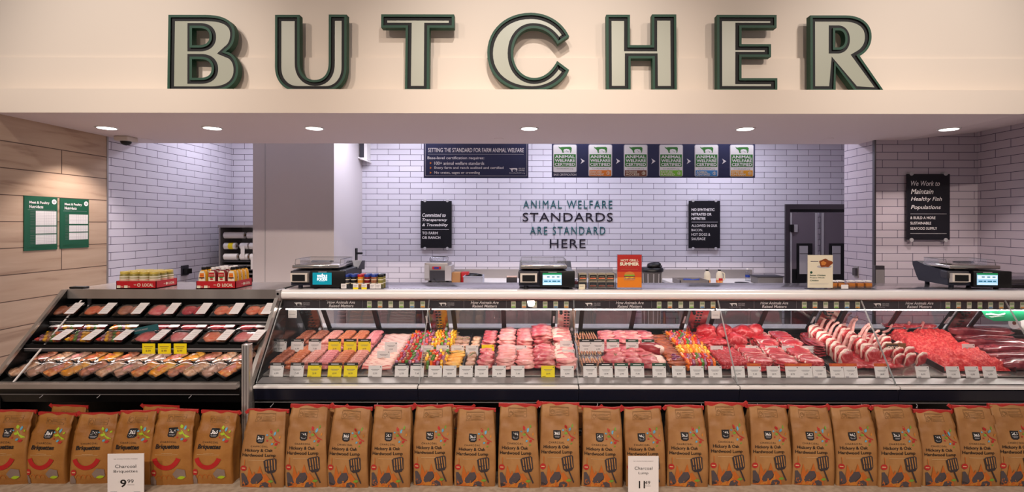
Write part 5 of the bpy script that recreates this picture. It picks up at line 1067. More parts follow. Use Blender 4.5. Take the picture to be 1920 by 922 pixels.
# --- wrapped primal cuts
def primal(v):
    def f(m_): m_.blob((0, 0, .035), (.24, .055, .035), 'wrapmeat', 3, .12, seed=v+110, pw=.7)
    return f
for k, (x, y, h) in enumerate(((3.46, 3.80, .045), (3.47, 3.80, .0), (3.48, 3.68, .0), (3.48, 3.56, .0), (3.42, 3.44, -.01), (3.40, 3.33, -.01))): spawn('primal%d' % (k % 2), single('wrapped_beef_cut', primal(k % 2)), (x, y, dk(y)+h), (0, 0, R.uniform(-.05, .05)), 'long dark film-wrapped beef cut at the right end, %s' % ('top of the rear stack', 'under the rear stack', 'second rank from the back', 'third rank', 'second rank from the glass', 'nearest the glass')[k], 'beef cut', 'wrapped beef cuts')
heap('tbone', 'beef_steak', lambda v: steak(v), 4, 2.78, 3.15, 3.845, 3.86, 3, 1, 1, .02, 'thin red steak leaning behind the ground beef', 'steak', 'steaks behind the ground beef', h0=.09)
# ---------------------------------------------------------------- price cards
def card(col, head=None, price='6.99', small=False):
    def f():
        t = thing('price_card', '', 'price card'); w_ = .044; h = .072
        b = MB(col); b.box((-w_, -.001, 0), (w_, .001, h)); b.box((-.012, .001, -.006), (.012, .022, .012), 'clear_plastic'); pc = b.build('card', t)
        b = MB('ink'); b.box((-w_+.006, -.0016, .003), (-.016, -.001, .006)); b.lathe([(.0035, 0), (.0035, .0006)], m='darkgrey', seg=10, M=Matrix.Translation((w_-.009, -.001, h-.009)) @ Matrix.Rotation(PI/2, 4, 'X'))
        b.box((-.026, -.0016, h-.026), (.028, -.001, h-.0235), 'grey'); b.box((-.02, -.0016, h-.033), (.02, -.001, h-.031), 'grey'); b.text(price, -.012, .016, .014, .027, -.0018, 'darkgrey'); b.build('print', t)
        if head:
            b = MB({'black': 'ink', 'green': 'headgreen', 'orange': 'poster_mid'}[head]); b.box((-w_-.001, -.002, h-.001), (w_+.001, .0005, h+.018)); b.box((-.026, -.0026, h+.006), (.024, -.002, h+.0105), 'tagwhite' if head != 'orange' else 'poster_low'); hd = b.build('header_strip', t); hd['label'] = '%s header strip' % head
        return t
    return f
front = [(518, 'w', 'black'), (556, 'w', 'black'), (589, 'y', 'black'), (627, 'y', 'black'), (657, 'y', 'black'), (703, 'w', None), (753, 'w', 'black'), (782, 'w', 'black'), (816, 'w', None), (843, 'w', None), (874, 'w', None), (903, 'w', None), (936, 'w', None), (971, 'w', None), (1028, 'y', None), (1064, 'w', None),
         (1107, 'w', 'black'), (1137, 'w', 'black'), (1166, 'w', 'green'), (1196, 'w', 'green'), (1237, 'w', 'green'), (1274, 'w', None), (1308, 'w', None), (1342, 'w', None), (1385, 'w', None), (1416, 'w', 'orange'), (1452, 'w', None), (1487, 'w', 'orange'), (1512, 'w', 'orange'), (1538, 'w', None), (1571, 'w', 'orange'), (1597, 'w', 'orange'), (1655, 'w', 'orange'), (1732, 'w', None), (1789, 'w', None), (1825, 'w', None), (1858, 'w', None)]
back = [(525, 649, 'w', 'black'), (557, 649, 'w', 'black'), (590, 649, 'w', 'black'), (627, 649, 'y', 'black'), (656, 649, 'y', 'black'), (683, 649, 'y', 'black'), (733, 650, 'w', None), (719, 667, 'w', None), (801, 656, 'w', None), (830, 656, 'w', None), (858, 656, 'w', None), (885, 656, 'w', None), (915, 655, 'y', None), (947, 656, 'w', None), (976, 656, 'w', None), (1015, 656, 'w', None), (1062, 647, 'w', None), (1066, 664, 'w', None),
        (1099, 649, 'w', 'black'), (1122, 649, 'w', 'black'), (1150, 649, 'w', 'green'), (1186, 649, 'w', 'green'), (1216, 649, 'w', 'green'), (1345, 656, 'w', None), (1411, 656, 'w', None), (1448, 656, 'w', None), (1479, 656, 'w', None), (1519, 656, 'w', None), (1818, 652, 'w', None)]
below = [(490, 'the brown sausages'), (540, 'the orange brown sausages'), (575, 'the pale pink sausages'), (610, 'the rose pink sausages'), (645, 'the deep orange sausages'), (680, 'the bacon'), (740, 'the red kebabs, left tag'), (768, 'the red kebabs, right tag'), (800, 'the mixed kebabs'), (830, 'the marinated chicken'), (858, 'the herb chicken'), (888, 'the chicken thighs'), (920, 'the wide chicken breast pile'), (955, 'the low chicken pile'), (1000, 'the marbled pork'), (1045, 'the pale pork chops'), (1090, 'the skewers, left tag'), (1122, 'the skewers, right tag'), (1150, 'the lamb, left tag'), (1182, 'the lamb, middle tag'), (1215, 'the lamb roast'), (1255, 'the brown ribs'), (1290, 'the pepper kebabs, left tag'), (1325, 'the pepper kebabs, right tag'), (1360, 'the stew beef'), (1400, 'the left steaks'), (1435, 'the middle steaks'), (1470, 'the right steaks, left tag'), (1500, 'the right steaks, middle tag'), (1526, 'the right steaks, last tag'), (1555, 'the flank steaks'), (1585, 'the first tomahawk'), (1620, 'the middle of the tomahawks'), (1700, 'the leaning rib steaks'), (1770, 'the ground beef, left tag'), (1810, 'the ground beef, middle tag'), (1845, 'the ground beef, right tag')]
prices = ['6.99', '10.99', '14.99', '8.99', '20.99', '7.49']
cd_ = {'w': 'white', 'y': 'yellow'}; hd_ = {None: '', 'black': ' with black header', 'green': ' with green header', 'orange': ' with orange header'}
for k, (px, c_, hd) in enumerate(front):
    D = 3.238; pr = prices[(k*5) % 6]
    spawn('card%s%s%s' % (c_, hd, pr), card('tagwhite' if c_ == 'w' else 'yellow', hd, pr), (X(px, D), D, .6515), (-.22, 0, 0), '%s price card%s in front of %s' % (cd_[c_], hd_[hd], below[k][1]), 'price card', 'price cards along the glass')
for k, (px, py, c_, hd) in enumerate(back):
    D = 3.49 if py < 660 else 3.40; pr = prices[(k*5+1) % 6]; zb = Z(py+11, D)
    r_ = spawn('card%s%s%s' % (c_, hd, pr), card('tagwhite' if c_ == 'w' else 'yellow', hd, pr), (X(px, D), D, zb), (-.15, 0, 0), '%s price card%s standing amid the meat, %s of the back row' % (cd_[c_], hd_[hd], ['first', 'second', 'third', 'fourth', 'fifth', 'sixth', 'seventh', 'eighth', 'ninth', 'tenth', 'eleventh', 'twelfth', 'thirteenth', 'fourteenth', 'fifteenth', 'sixteenth', 'seventeenth', 'eighteenth', 'nineteenth', 'twentieth', 'twenty-first', 'twenty-second', 'twenty-third', 'twenty-fourth', 'twenty-fifth', 'twenty-sixth', 'twenty-seventh', 'twenty-eighth', 'last'][k]), 'price card', 'price cards among the meat')
    st = MB('clear_plastic'); hh = max(.01, zb-dkz(D)-.004); st.box((-.002, .002, -hh), (.002, .006, .01)); st.build('stem', r_)
# dry-aged sign, green hanging tag, white wall tags under the canopy
t = thing('counter_tag', 'dark sign reading DRY standing among the bone-in steaks', 'sign', (X(1680, 3.5), 3.50, dk(3.5)+.03)); b = MB('stamp'); b.box((-.07, 0, 0), (.07, .002, .07)); b.box((-.065, -.001, .012), (.015, 0, .06), 'coaldark'); b.text('DRY', -.058, .026, .012, .05, -.0016, 'cream', .02); b.build('board', t)
for px, l in ((545, 'hanging under the light strip at the left end'), (1345, 'hanging under the light strip above the stew beef')):
    t = thing('hanging_card', 'small white card '+l, 'card', (X(px, 3.5), 3.528, 1.035)); b = MB('white'); b.box((-.03, 0, -.055), (.03, .0015, .0)); b.box((-.022, -.0006, -.03), (.02, 0, -.028), 'grey'); b.build('card', t)
t = thing('hanging_card', 'round-cornered green card hanging in the far right of the case', 'card', (X(1885, 3.56), 3.56, 1.035)); b = MB('shadowgreen'); P = [(-.17, 0), (.2, 0), (.2, -.05), (.1, -.075), (-.08, -.075), (-.14, -.05)]; b.prism_y(P, 0, .002); b.flat([(-.14, -.022), (-.10, -.018), (-.05, -.026), (.0, -.016), (.0, -.026), (-.05, -.036), (-.10, -.030), (-.14, -.03)], -.001, 'white'); b.flat([(-.12, -.04), (-.10, -.048), (.0, -.038), (-.10, -.043)], -.001, 'white'); b.build('card', t)  # one even green over the whole card
t = thing('paper_roll', 'white roll of paper beside the green card at far right', 'roll', (X(1900, 3.75), 3.74, .86)); b = MB('white'); b.cyl((0, 0, .05), (.22, .02, .02), .045, seg=20); b.build('roll', t); b = MB('brown'); b.cyl((-.003, 0, .0504), (.0, 0, .05), .014, seg=12); b.build('core', t)
# ================================================================ PACKAGED MEAT
def pack(kind, v, w_=.088, d_=.062):
    """sealed black tray, contents, clear film, white label; long side along x, origin at its base"""
    def f():
        t = thing('meat_pack', '', 'meat pack'); r = random.Random(v)
        b = MB('black'); b.prism_x([(-d_+.006, 0), (-d_, .020), (-d_+.003, .021), (-d_+.01, .004), (d_-.01, .004), (d_-.003, .021), (d_, .020), (d_-.006, 0)], -w_+.004, w_-.004)
        for s in (-1, 1): b.prism_y([(s*(w_-.008), 0), (s*w_, .02), (s*(w_-.004), .021), (s*(w_-.012), .002)], -d_+.004, d_-.004)
        b.build('tray', t)
        k = kind
        if k == 'patty' or k == 'herbpatty':
            for i, x in enumerate((-.038, .036)): q = MB('prep_pink' if v % 2 else 'prep_salmon'); q.blob((x, 0, .016), (.042, .046, .014), ('prep_pink', 'prep_salmon', 'prep_brown', 'beef')[v % 4], 2, .06, seed=v+i, pw=.8); (q.lathe([(.006, .028), (.001, .031)], (x, 0, 0), 'rosemary', 7) if k == 'herbpatty' else None); q.build('patty', t)
        elif k == 'keb':
            q = MB('pepper_red'); cs = [K1, K2, ['marin', 'pepper_yellow', 'pepper_green'], K3][v % 4]
            for j in range(3):
                for i in range(7): q.blob((-.07+i*.022, -.034+j*.034, .018), (.012, .016, .013), cs[(i+j) % len(cs)], 1, .2, seed=i+j*7, pw=.8)
            q.build('kebab_pieces', t)
        elif k == 'steak':
            q = MB('prep_pink'); c2 = ('prep_pink', 'beef', 'prep_salmon', 'pork')[v % 4]
            q.blob((-.032, 0, .016), (.048, .05, .015), c2, 2, .15, seed=v, pw=.8); q.blob((.042, .002, .015), (.042, .046, .014), c2, 2, .15, seed=v+5, pw=.8); q.build('meat', t)
        else:
            c2 = ('prep_tan', 'prep_orange', 'prep_brown', 'herbmeat', 'marin')[v % 5]; q = MB(c2)
            for i in range(3): q.blob((-.046+i*.045, r.uniform(-.006, .006), .017), (.034, .05, .016), c2, 2, .22, seed=v*3+i, pw=.85)
            q.blob((0, 0, .02), (.05, .03, .014), ('fat', 'prep_salmon', 'chicken')[v % 3], 2, .3, seed=v+9); q.build('meat', t)
        q = MB('film'); n = 9; vs = []
        for j in range(n):
            for i in range(n+3):
                x = (i/(n+2)*2-1)*(w_-.002); y = (j/(n-1)*2-1)*(d_-.002); e = (1-abs(x/w_)**4)*(1-abs(y/d_)**4); vs.append((x, y, .021+.013*e+.002*noise.noise(Vector((x*50, y*50, v)))))
        q.add(vs, [(j*(n+3)+i, j*(n+3)+i+1, (j+1)*(n+3)+i+1, (j+1)*(n+3)+i) for j in range(n-1) for i in range(n+2)], 'film', True); q.build('film', t)
        if kind != 'bird':
            q = MB('tagwhite'); lx = w_*.52 if v != 90 else -w_*.9; z = .0365; M_ = Matrix.Translation((lx, 0, z)) @ Matrix.Rotation(-PI/2+.0, 4, 'X')
            q.box((-.012, -.0005, -.056), (.045, 0, .056), None, M=M_)
            for i in range(4): q.box((-.004, -.001, -.038+i*.02), (.034-.006*(i % 2), -.0005, -.036+i*.02), 'lgrey', M=M_)
            q.build('paper_label', t)
        return t
    return f
def put(kind, v, x, y0, sh, rz, label, group, extra=0, back=.06, s=1.0, tl=0.0):
    a = math.atan2(sh[3]-sh[1], sh[2]-sh[0]); yc = y0+back; z = sh[1]+(yc-sh[0])*math.tan(a)+.002+extra
    ru = Matrix.Rotation(a+tl, 4, 'X') @ Matrix.Rotation(rz, 4, 'Z')
    p = spawn('pack_%s%d' % (kind, v), pack(kind, v), (x, yc, z+ (math.sin(tl)*.06 if tl else 0)), ru.to_euler(), label, 'meat pack', group); p.scale = (s, s, s) if not isinstance(s, tuple) else s
    return p
nn = ['first', 'second', 'third', 'fourth', 'fifth', 'sixth', 'seventh', 'eighth', 'ninth', 'tenth', 'eleventh', 'twelfth', 'thirteenth', 'fourteenth', 'fifteenth']
# top shelf: seven packs
D = 3.43
for k, (px, kind, v, w) in enumerate(((125, 'patty', 6, 'brown patties'), (187, 'patty', 1, 'orange patties'), (248, 'patty', 2, 'brown burgers'), (308, 'steak', 0, 'pink cutlets'), (367, 'patty', 3, 'marbled red burgers'), (428, 'herbpatty', 5, 'seasoned burgers'), (487, 'herbpatty', 9, 'burgers topped with herbs'))):
    put(kind, v, X(px, D), 3.375, SH1, 0.0, 'black tray of %s on the top shelf, %s from left' % (w, nn[k]), 'meat packs on the top shelf', s=(1.12, .95, 1.0), tl=.36)
t = thing('shaker_jar', 'small white cylinder standing on the top shelf near its left end', 'container', (X(167, 3.58), 3.585, 1.045)); MB('lgrey').lathe([(.012, 0), (.012, .05), (.013, .052), (.013, .062)], seg=12).build('jar', t)
# middle shelf: front rank and rear rank
D = 3.27
for k, (px, kind, v, w) in enumerate(((104, 'keb', 4, 'yellow marinated pieces'), (160, 'keb', 1, 'yellow pepper kebabs'), (218, 'keb', 0, 'mixed vegetable kebabs'), (286, 'steak', 0, 'pink cutlets'), (346, 'steak', 3, 'pale pink cutlets'), (408, 'steak', 2, 'orange pink cutlets'), (467, 'steak', 7, 'marbled pink steaks'))):
    px = max(px, 84)
    put(kind, v, X(px, D), 3.21, SH2, -.06, 'tray of %s, middle shelf front rank, %s from left' % (w, nn[k]), 'meat packs at the front of the middle shelf', s=(1.10, 1.0, 1.05), tl=.12)
D = 3.42
for k, (px, kind, v, w) in enumerate(((98, 'keb', 3, 'red pepper kebabs'), (140, 'keb', 0, 'mixed kebabs'), (184, 'keb', 4, 'white and orange pieces'), (242, 'keb', 1, 'pepper kebabs'), (318, 'steak', 1, 'red steaks'), (368, 'steak', 5, 'red steaks'), (420, 'steak', 9, 'dark red steaks'), (478, 'steak', 1, 'red cutlets'))):
    put(kind, v, X(px, D), 3.36, SH2, .04, 'tray of %s, middle shelf rear rank, %s from left' % (w, nn[k]), 'meat packs at the back of the middle shelf', s=(1.1, 1.0, 1.05), tl=.12)
# bottom shelf: three ranks of slanted packs
for rk, (y0, D, n, rn) in enumerate(((3.055, 3.1, 13, 'front'), (3.18, 3.24, 13, 'middle'), (3.31, 3.37, 12, 'rear'))):
    for k in range(n):
        x = -3.16+(1.30)*k/(n-1); v = (k*3+rk*2) % 10
        if v % 7 == 6: v = 11
        put('bird', v, x+.03*rk*0, y0, SH3, 1.02, 'slanting tray of %s, bottom shelf %s rank, %s from left' % (('pale chicken', 'orange marinated chicken', 'brown meat', 'herbed meat', 'yellow chicken')[v % 5], rn, nn[k]), 'meat packs, %s rank of the bottom shelf' % rn, back=.07, extra=.006+.012*(k % 2)*0, s=(.9, .95, 1.1), tl=.08)
for k, px in enumerate((279.5, 309, 338.5)):
    D = 3.185; t = thing('price_card', 'yellow price tag on the middle shelf edge, %s of three' % ('left', 'middle', 'right')[k], 'price card', (X(px, D), D, Z(664, D)), group='yellow tags on the shelf edge')
    b = MB('yellow'); b.box((-.041, -.002, 0), (.041, 0, .066)); b.build('card', t); b = MB('stamp'); b.box((-.03, -.0026, .044), (.028, -.002, .047)); b.box((-.022, -.0026, .034), (.02, -.002, .036)); b.text('8.99', -.018, .012, .014, .026, -.0028, 'stamp', .01); b.build('print', t)
t = thing('shelf_talker', 'dark teal strip sign slanting across the middle shelf packs', 'sign', (X(270, 3.30), 3.30, .945)); b = MB('teal'); b.box((-.10, -.002, -.02), (.10, .0, .02), M=Matrix.Rotation(-.2, 4, 'Y')); b.text('WHOLE FOODS MARKET', -.085, -.004, .03, .006, -.003, 'lgrey', .01, M=Matrix.Rotation(-.2, 4, 'Y')); b.build('strip', t)
# ================================================================ CHARCOAL BAGS
BH, BWD, BDP = .462, .118, .06     # height, half width, half depth
def bag_surf(u, v, sd, off=0.0, face=True):
    """front face point for u,v in 0..1 (v from the bottom up)"""
    a = BWD*(1-.09*v**2+.02*math.sin(v*5+sd)); 
    d = BDP*(1-.93*max(0, (v-.45)/.55)**1.6) if v > .45 else BDP*(1-.12*(1-v/.45)**6)
    x = (u*2-1)*a; k = abs(u*2-1)
    y = -d*(1-.10*k**3)
    wr = .0016*noise.noise(Vector((x*16, v*7, sd*3.1)))+ (.022*noise.noise(Vector((x*26+v*9, v*13, sd*2.3)))*(v-.6)/.4*min(1, (1-v)*3.2) if v > .6 else 0) + .002*noise.noise(Vector((x*40, v*20, sd)))*max(0, .1-v)*10
    y += wr*2-off
    lean = .035*max(0, v-.3)
    return (x+.004*math.sin(v*3+sd*2), y+lean, v*BH*(1+.006*math.sin(u*3+sd)*v))
def bag(kind, sd):
    def f():
        t = thing('charcoal_bag', '', 'bag'); m_ = MB('kraft' if kind == 'lump' else 'kraft_br'); NU, NV = 16, 26; vs = []
        for j in range(NV+1):
            v = j/NV
            for i in range(NU+1): vs.append(bag_surf(i/NU, v, sd))
            L0 = bag_surf(0, v, sd); R0 = bag_surf(1, v, sd)
            lean = .035*max(0, v-.3); yc = lean
            for i in range(1, 4):   # right gusset, folded inwards
                s = i/4; y = R0[1]+(2*yc-2*R0[1])*s; fold = .016*(1-abs(2*s-1))*(.35+.65*v); vs.append((R0[0]-fold, y, R0[2]))
            for i in range(NU+1): p = bag_surf(1-i/NU, v, sd+9); vs.append((p[0], 2*yc-p[1], p[2]))
            for i in range(1, 4):
                s = i/4; y = (2*yc-L0[1])+(2*L0[1]-2*yc)*s; fold = .016*(1-abs(2*s-1))*(.35+.65*v); vs.append((L0[0]+fold, y, L0[2]))
        n = 2*(NU+1)+6
        m_.add(vs, [(j*n+i, j*n+(i+1) % n, (j+1)*n+(i+1) % n, (j+1)*n+i) for j in range(NV) for i in range(n)], None, True); m_.add(vs, [tuple(range(n-1, -1, -1)), tuple(range(NV*n, NV*n+n))], None, False)
        lay = [0]
        def onbag(pts, tris, col, v0=0):
            """flat artwork in (u, v-from-top) cut fine and laid on the paper"""
            lay[0] += 1; off = .0020+lay[0]*.00005
            bm = bmesh.new(); V = [bm.verts.new((a, b_, 0)) for a, b_ in pts]
            for q in tris:
                try: bm.faces.new([V[i] for i in q])
                except ValueError: pass
            for _ in range(3):
                es = [e for e in bm.edges if e.calc_length() > .055]
                if not es: break
                bmesh.ops.subdivide_edges(bm, edges=es, cuts=1); bmesh.ops.triangulate(bm, faces=bm.faces[:])
            bm.verts.index_update(); bm.verts.ensure_lookup_table(); bm.faces.ensure_lookup_table()
            m_.add([bag_surf(v_.co.x, 1-v_.co.y, sd, off) for v_ in bm.verts], [tuple(v_.index for v_ in f_.verts) for f_ in bm.faces], col, True); bm.free()
        def pg(pts, col): onbag(pts, geometry.tessellate_polygon([[Vector((a, b_, 0)) for a, b_ in pts]]), col)
        def bx(u0, v0, u1, v1, col): pg([(u0, v0), (u1, v0), (u1, v1), (u0, v1)], col)
        def tx(s, u0, v0, u1, v1, col='ink', bo=0, shr=0, sp=1): V, Fc = text2d(s, bo, shr, sp); onbag([(u0+a*(u1-u0), v1-b_*(v1-v0)) for a, b_ in V], Fc, col)
        def circ(u, v, ru, rv, col, n_=16): pg([(u+ru*math.cos(2*PI*i/n_), v+rv*math.sin(2*PI*i/n_)) for i in range(n_)], col)
        def leaf(u, v, l_, w_, ang, col):
            P = [(s*l_, w_*math.sin(PI*(s+.5))) for s in [-.5+i/6 for i in range(7)]]+[(s*l_, -w_*math.sin(PI*(s+.5))) for s in [.5-i/6 for i in range(1, 6)]]; pg([(u+(a*math.cos(ang)-b_*math.sin(ang)), v+(a*math.sin(ang)+b_*math.cos(ang))*.53) for a, b_ in P], col)
        def arc(cu, cv, r0u, r0v, th, a0, a1, col, n_=16):
            o1 = [(cu+(r0u)*math.cos(a), cv+(r0v)*math.sin(a)) for a in [a0+(a1-a0)*i/n_ for i in range(n_+1)]]; o2 = [(cu+(r0u-th)*math.cos(a), cv+(r0v-th*.55)*math.sin(a)) for a in [a1-(a1-a0)*i/n_ for i in range(n_+1)]]; pg(o1+o2, col)
        if kind == 'lump':
            s0, s1, y0, y1 = .23, .74, .045, .135
            for q in ((s0, y0, s1, y0+.003), (s0, y1-.003, s1, y1), (s0, y0, s0+.008, y1), (s1-.008, y0, s1, y1), (s0+.14, y0+.015, s0+.148, y1)): bx(*q, 'stamp')
            arc(s0+.075, (y0+y1)/2+.005, .05, .027, .01, 0, 6.28, 'stamp'); bx(s0+.03, .085, s0+.12, .09, 'stamp')
            for i in range(4): bx(s0+.17, y0+.022+i*.017, s1-.03-.05*(i % 2), y0+.027+i*.017, 'stamp')
            bx(s0, y0-.012, s1, y0-.006, 'stamp')
            pg([(.33, .30), (.53, .30), (.525, .385), (.48, .402), (.38, .402), (.335, .385)], 'ink'); tx('365', .36, .318, .50, .352, 'white', .02); bx(.365, .366, .50, .370, 'lgrey'); bx(.38, .377, .485, .381, 'lgrey')
            for a in ((.66, .26, .11, .032, 1.1, 'leafred'), (.76, .285, .10, .030, -1.2, 'leafblue'), (.83, .245, .09, .022, -1.3, 'leafgreen'), (.665, .335, .10, .028, -.1, 'leafgreen'), (.585, .30, .06, .02, .2, 'leafblue'), (.60, .37, .05, .018, .2, 'leafred'), (.75, .385, .07, .022, -.8, 'flame2'), (.72, .41, .07, .022, -.7, 'leafblue'), (.82, .41, .09, .03, -.6, 'leafred'), (.89, .33, .08, .02, -1.3, 'flame2'), (.80, .455, .06, .016, -.5, 'leafgreen')): leaf(*a)
            pg([(.66, .30), (.68, .30), (.80, .365), (.91, .39), (.91, .40), (.79, .378)], 'leafred')
            tx('CHARCOAL', .22, .43, .62, .452, 'ink', 0, 0, 1.3); tx('Hickory & Oak', .09, .472, .75, .522, 'ink', .015); tx('Hardwood Lump', .04, .532, .82, .585, 'ink', .015); bx(.2, .617, .66, .621, 'paleline')
            # flames
            pg([(.05, 1-.01), (.10, .86), (.17, .93), (.22, .70), (.30, .82), (.34, .77), (.38, .85), (.47, .69), (.54, .82), (.60, .80), (.70, .88), (.74, .99)], 'flame'); pg([(.22, .99), (.25, .86), (.30, .92), (.40, .80), (.45, .9), (.55, .84), (.62, .99)], 'flame2')
            pg([(.06, .985), (.04, .80), (.10, .795), (.18, .86), (.22, .93), (.20, .955)], 'coalgrey'); pg([(.06, .985), (.05, .93), (.20, .945), (.18, .965)], 'coaldark')
            pg([(.26, .925), (.27, .88), (.38, .80), (.50, .795), (.53, .83), (.52, .87), (.41, .935), (.30, .95)], 'coalgrey'); pg([(.53, .83), (.545, .85), (.53, .885), (.42, .945), (.41, .935), (.52, .87)], 'coaldark'); pg([(.46, .99), (.50, .93), (.60, .915), (.68, .94), (.70, .99)], 'coalgrey')
            circ(.09, .73, .072, .037, 'leafred'); bx(.05, .724, .13, .736, 'paleline')
            pg([(.10, .60), (.115, .62), (.12, .69), (.105, .69)], 'flame')
            # spatula
            c_, s_ = math.cos(-.2), math.sin(-.2)
            def sp(P): return [(.71+(a*c_-b_*s_), .70+(a*s_*.5+b_*c_)) for a, b_ in P]
            pg(sp([(-.15, -.085), (-.10, -.10), (.11, -.10), (.15, -.08), (.13, .06), (.08, .09), (-.07, .09), (-.13, .055)]), 'coaldark')
            for k in range(4): u_ = -.10+k*.062; pg(sp([(u_, -.085), (u_+.025, -.085), (u_+.022, .055), (u_+.003, .055)]), 'kraftb')
            pg(sp([(-.01, .09), (.02, .09), (.10, .245), (.07, .25)]), 'coaldark'); leaf(.72, .905, .14, .035, -.1, 'leafgreen')
        else:
            s0, s1, y0, y1 = .28, .78, .055, .145
            for q in ((s0, y0, s1, y0+.003), (s0, y1-.003, s1, y1), (s0, y0, s0+.008, y1), (s1-.008, y0, s1, y1), (s0+.16, y0+.01, s0+.168, y1)): bx(*q, 'stamp')
            arc(s0+.08, (y0+y1)/2+.003, .055, .03, .01, 0, 6.28, 'stamp')
            for i in range(4): bx(s0+.18, y0+.02+i*.018, s1-.03-.05*(i % 2), y0+.025+i*.018, 'stamp')
            pg([(.385, .215), (.61, .21), (.59, .31), (.54, .335), (.40, .335), (.365, .315)], 'ink'); tx('365', .40, .235, .575, .285, 'white', .03, .15); bx(.40, .30, .56, .305, 'lgrey'); bx(.42, .314, .54, .318, 'lgrey')
            for a in ((.70, .20, .11, .035, 1.2, 'leaflime'), (.79, .22, .11, .03, -1.5, 'leafblue'), (.70, .285, .12, .035, .1, 'leaflime'), (.62, .245, .06, .02, .3, 'leafblue'), (.89, .25, .08, .025, -.9, 'leaflime'), (.86, .33, .10, .024, .4, 'leaflime'), (.76, .36, .09, .028, -.6, 'leafblue'), (.84, .38, .12, .035, -.4, 'leafred'), (.64, .335, .05, .02, -.3, 'leafred')): leaf(*a)
            pg([(.70, .25), (.72, .245), (.80, .30), (.93, .335), (.93, .345), (.79, .312)], 'leaflime')
            tx('CHARCOAL', .22, .385, .63, .41, 'ink', 0, 0, 1.3); tx('Briquettes', .11, .425, .71, .505, 'ink', .03, .12); bx(.11, .565, .68, .569, 'paleline'); bx(.28, .545, .55, .549, 'paleline')
            arc(.40, .535, .375, .245, .115, .13*PI, PI-.13*PI, 'smile', 20)
            circ(.10, .82, .065, .048, 'leafred'); bx(.06, .812, .14, .826, 'paleline')
            pg([(.02, .99), (.03, .88), (.10, .86), (.16, .93), (.15, .99)], 'hazegrey'); pg([(.55, .84), (.66, .76), (.84, .78), (.86, .88), (.62, .90)], 'hazegrey'); leaf(.75, .89, .20, .045, -.15, 'leaflime')
            for u_ in (.22, .34, .46): arc(u_, .91, .07, .06, .012, PI, 2*PI, 'flame')
        m_.build('paper_bag', t)
        # red sewn tape along the top edge, with a loose tail
        q = MB('tape'); n = 20; vs = []
        for i in range(n+1):
            u = -.03+1.06*i/n; p = bag_surf(min(1, max(0, u)), 1, sd); x = (u*2-1)*BWD*.925+.004*math.sin(3+sd*2)
            zz = p[2]+.0012*math.sin(i*.55+sd); yy = .035*.7
            for dy_, dz_ in ((-.006, -.016), (-.0065, .006), (.0065, .006), (.006, -.016)): vs.append((x, yy+dy_+.002*math.sin(i*.7+sd*2), zz+dz_))
        q.add(vs, [(i*4+j, (i+1)*4+j, (i+1)*4+(j+1) % 4, i*4+(j+1) % 4) for i in range(n) for j in range(4)]+[(0, 1, 2, 3), (n*4+3, n*4+2, n*4+1, n*4)], None, False)
        q.add([(a, b_-.0006*0, c_) for a, b_, c_ in vs], [], None)
        s = 1 if sd % 2 else -1; xe = s*BWD*.95
        q.box((-.005, -.004, -.014), (.022, .004, .005), M=Matrix.Translation((xe, .0245, BH)) @ Matrix.Rotation(0 if s > 0 else PI, 4, 'Z') @ Matrix.Rotation(-.7 if sd % 3 else .8, 4, 'Y'))
        q.build('top_tape', t); return t
    return f
ord_ = ['leftmost', 'second', 'third', 'fourth', 'fifth', 'sixth', 'seventh', 'eighth', 'ninth', 'tenth', 'eleventh', 'twelfth', 'thirteenth', 'fourteenth', 'fifteenth', 'sixteenth', 'seventeenth', 'eighteenth', 'nineteenth']
lump = [(489, 766, 918, 86), (572, 757, 918, 78), (652.5, 760, 917, 78), (730.5, 758, 917, 77), (811, 757, 913, 76), (890.5, 763, 914, 78), (973, 755, 917, 78), (1051, 752, 915, 78), (1131, 760, 915, 78), (1211.5, 760, 914, 77), (1291.5, 758, 914, 77), (1370.5, 752, 912, 78), (1450, 756, 910, 79), (1529, 757, 911, 79), (1611, 757, 912, 82), (1692, 757, 914, 84), (1772, 765, 912, 78), (1845, 757, 912, 80), (1916, 753, 912, 88)]
BYF = 2.82; PZ = .158
for k, (px, yt, yb, wp) in enumerate(lump):
    D = 1.492*F/(yb-CY); D = max(2.795, min(2.9, D)); Dc = D+BDP
    s = (Z(yt+3, Dc+.025)-PZ)/BH; v = k % 5
    rz = -.02+R.uniform(-.04, .04)+(0.05 if px > 1700 else 0)
    r_ = spawn('lump%d' % v, bag('lump', v), (X(px, D+.0), Dc, PZ), (0, 0, rz), 'kraft bag of hickory and oak lump charcoal, %s of the lump bags from the left' % ord_[k] if k < 18 else 'kraft bag of lump charcoal cut off by the right edge of the photo', 'bag', 'lump charcoal bags in the front row')
    r_.scale = (min(1.06, wp*D/F/(2*BWD))*.985, .9, s)
briq = [(5, 768, 912, 82), (83, 772, 910, 82), (166, 772, 910, 82), (243, 768, 912, 82), (318, 766, 912, 82), (397, 768, 910, 80)]
for k, (px, yt, yb, wp) in enumerate(briq):
    D = 1.492*F/(yb-CY); Dc = D+BDP; s = (Z(yt+3, Dc+.025)-PZ)/BH; v = k % 4
    r_ = spawn('briq%d' % v, bag('briq', v+20), (X(px, D), Dc, PZ), (0, 0, R.uniform(-.03, .06)), ['brown bag of charcoal briquettes cut off by the left edge of the photo', 'brown bag of charcoal briquettes, first whole one from the left', 'brown bag of charcoal briquettes left of the 9.99 sign', 'brown bag of charcoal briquettes behind the 9.99 sign', 'brown bag of charcoal briquettes right of the 9.99 sign', 'brown bag of charcoal briquettes, last before the lump bags'][k], 'bag', 'charcoal briquette bags in the front row')
    r_.scale = (.98, .9, s)
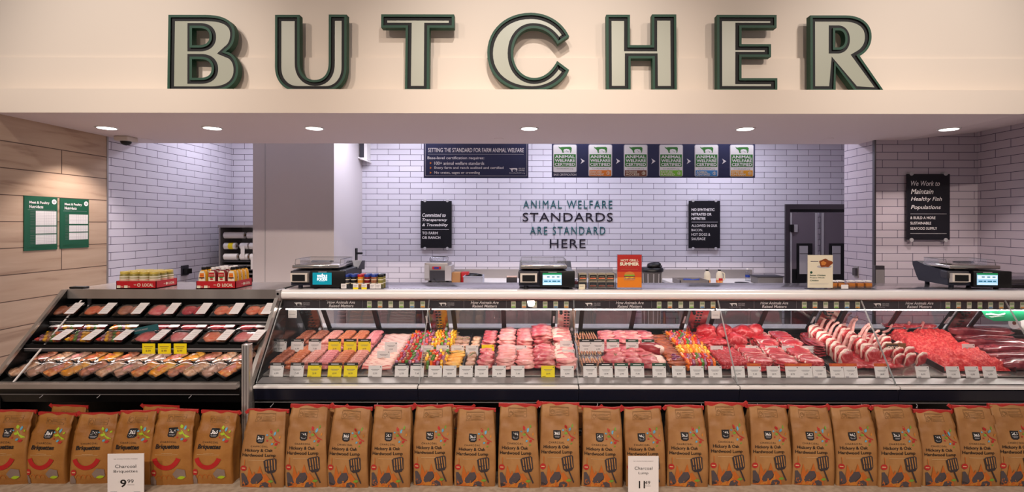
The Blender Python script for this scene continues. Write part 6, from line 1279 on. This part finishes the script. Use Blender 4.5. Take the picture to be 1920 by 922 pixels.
# second row glimpsed between the first
for k, (px, l, kd) in enumerate(((128, 'glimpsed behind the second and third briquette bags', 'briq'), (300, 'hidden behind the fourth and fifth briquette bags', 'briq'), (1092, 'glimpsed behind the eighth and ninth lump bags', 'lump'), (612, 'glimpsed behind the second and third lump bags', 'lump'), (851, 'glimpsed behind the fifth and sixth lump bags', 'lump'))):
    r_ = spawn('%s%d' % (kd, 0 if kd == 'briq' else 1), bag(kd, 20), (X(px, 2.96), 2.965, PZ), (0, 0, 0), 'charcoal bag of the second row, '+l, 'bag', 'charcoal bags in the second row'); r_.scale = (.95, .5, .86)
# price signs on the plinth
def psign(px0, px1, yt, yb, label, l1, l2, n1, n2):
    D = 2.735; W = (px1-px0)*D/F; H = (yb-yt)*D/F; t = thing('price_sign', label, 'sign', (X((px0+px1)/2, D), D, PZ), .04 if px0 < 500 else 0)
    b = MB('tagwhite'); b.box((-W/2, -.002, 0), (W/2, .002, H)); b.box((-W/2+.01, .002, 0), (W/2-.01, .04, .002), 'clear_plastic'); b.build('card', t); q = MB('ink')
    q.text('365 WHOLE FOODS MARKET', -W*.33, H*.865, W*.33, H*.885, -.003, 'grey'); q.text(l1, -W*.29, H*.655, W*.29, H*.735, -.003, 'ink', -.004); q.text(l2, -W*(.33 if len(l2) > 5 else .16), H*.52, W*(.33 if len(l2) > 5 else .16), H*.605, -.003, 'ink', -.004)
    q.text('$', -W*.22, H*.29, -W*.16, H*.35, -.003); q.text(n1, -W*.15, H*.18, W*(.02 if len(n1) < 2 else .05), H*.37, -.003, 'ink', .02); q.text(n2, W*.05, H*.28, W*.22, H*.37, -.003, 'ink', 0); q.box((W*.04, -.003, H*.235), (W*.24, -.0022, H*.24), 'grey')
    q.box((-W*.42, -.003, H*.05), (-W*.24, -.0022, H*.07)); q.box((W*.22, -.003, H*.055), (W*.4, -.0022, H*.062), 'grey'); q.build('print', t)
psign(204, 270, 840, 916, 'white price sign reading Charcoal Briquettes 9.99 on the plinth', 'Charcoal', 'Briquettes', '9', '99')
psign(1178.5, 1235.5, 846, 919, 'white price sign reading Charcoal Lump 11.49 on the plinth', 'Charcoal', 'Lump', '11', '49')
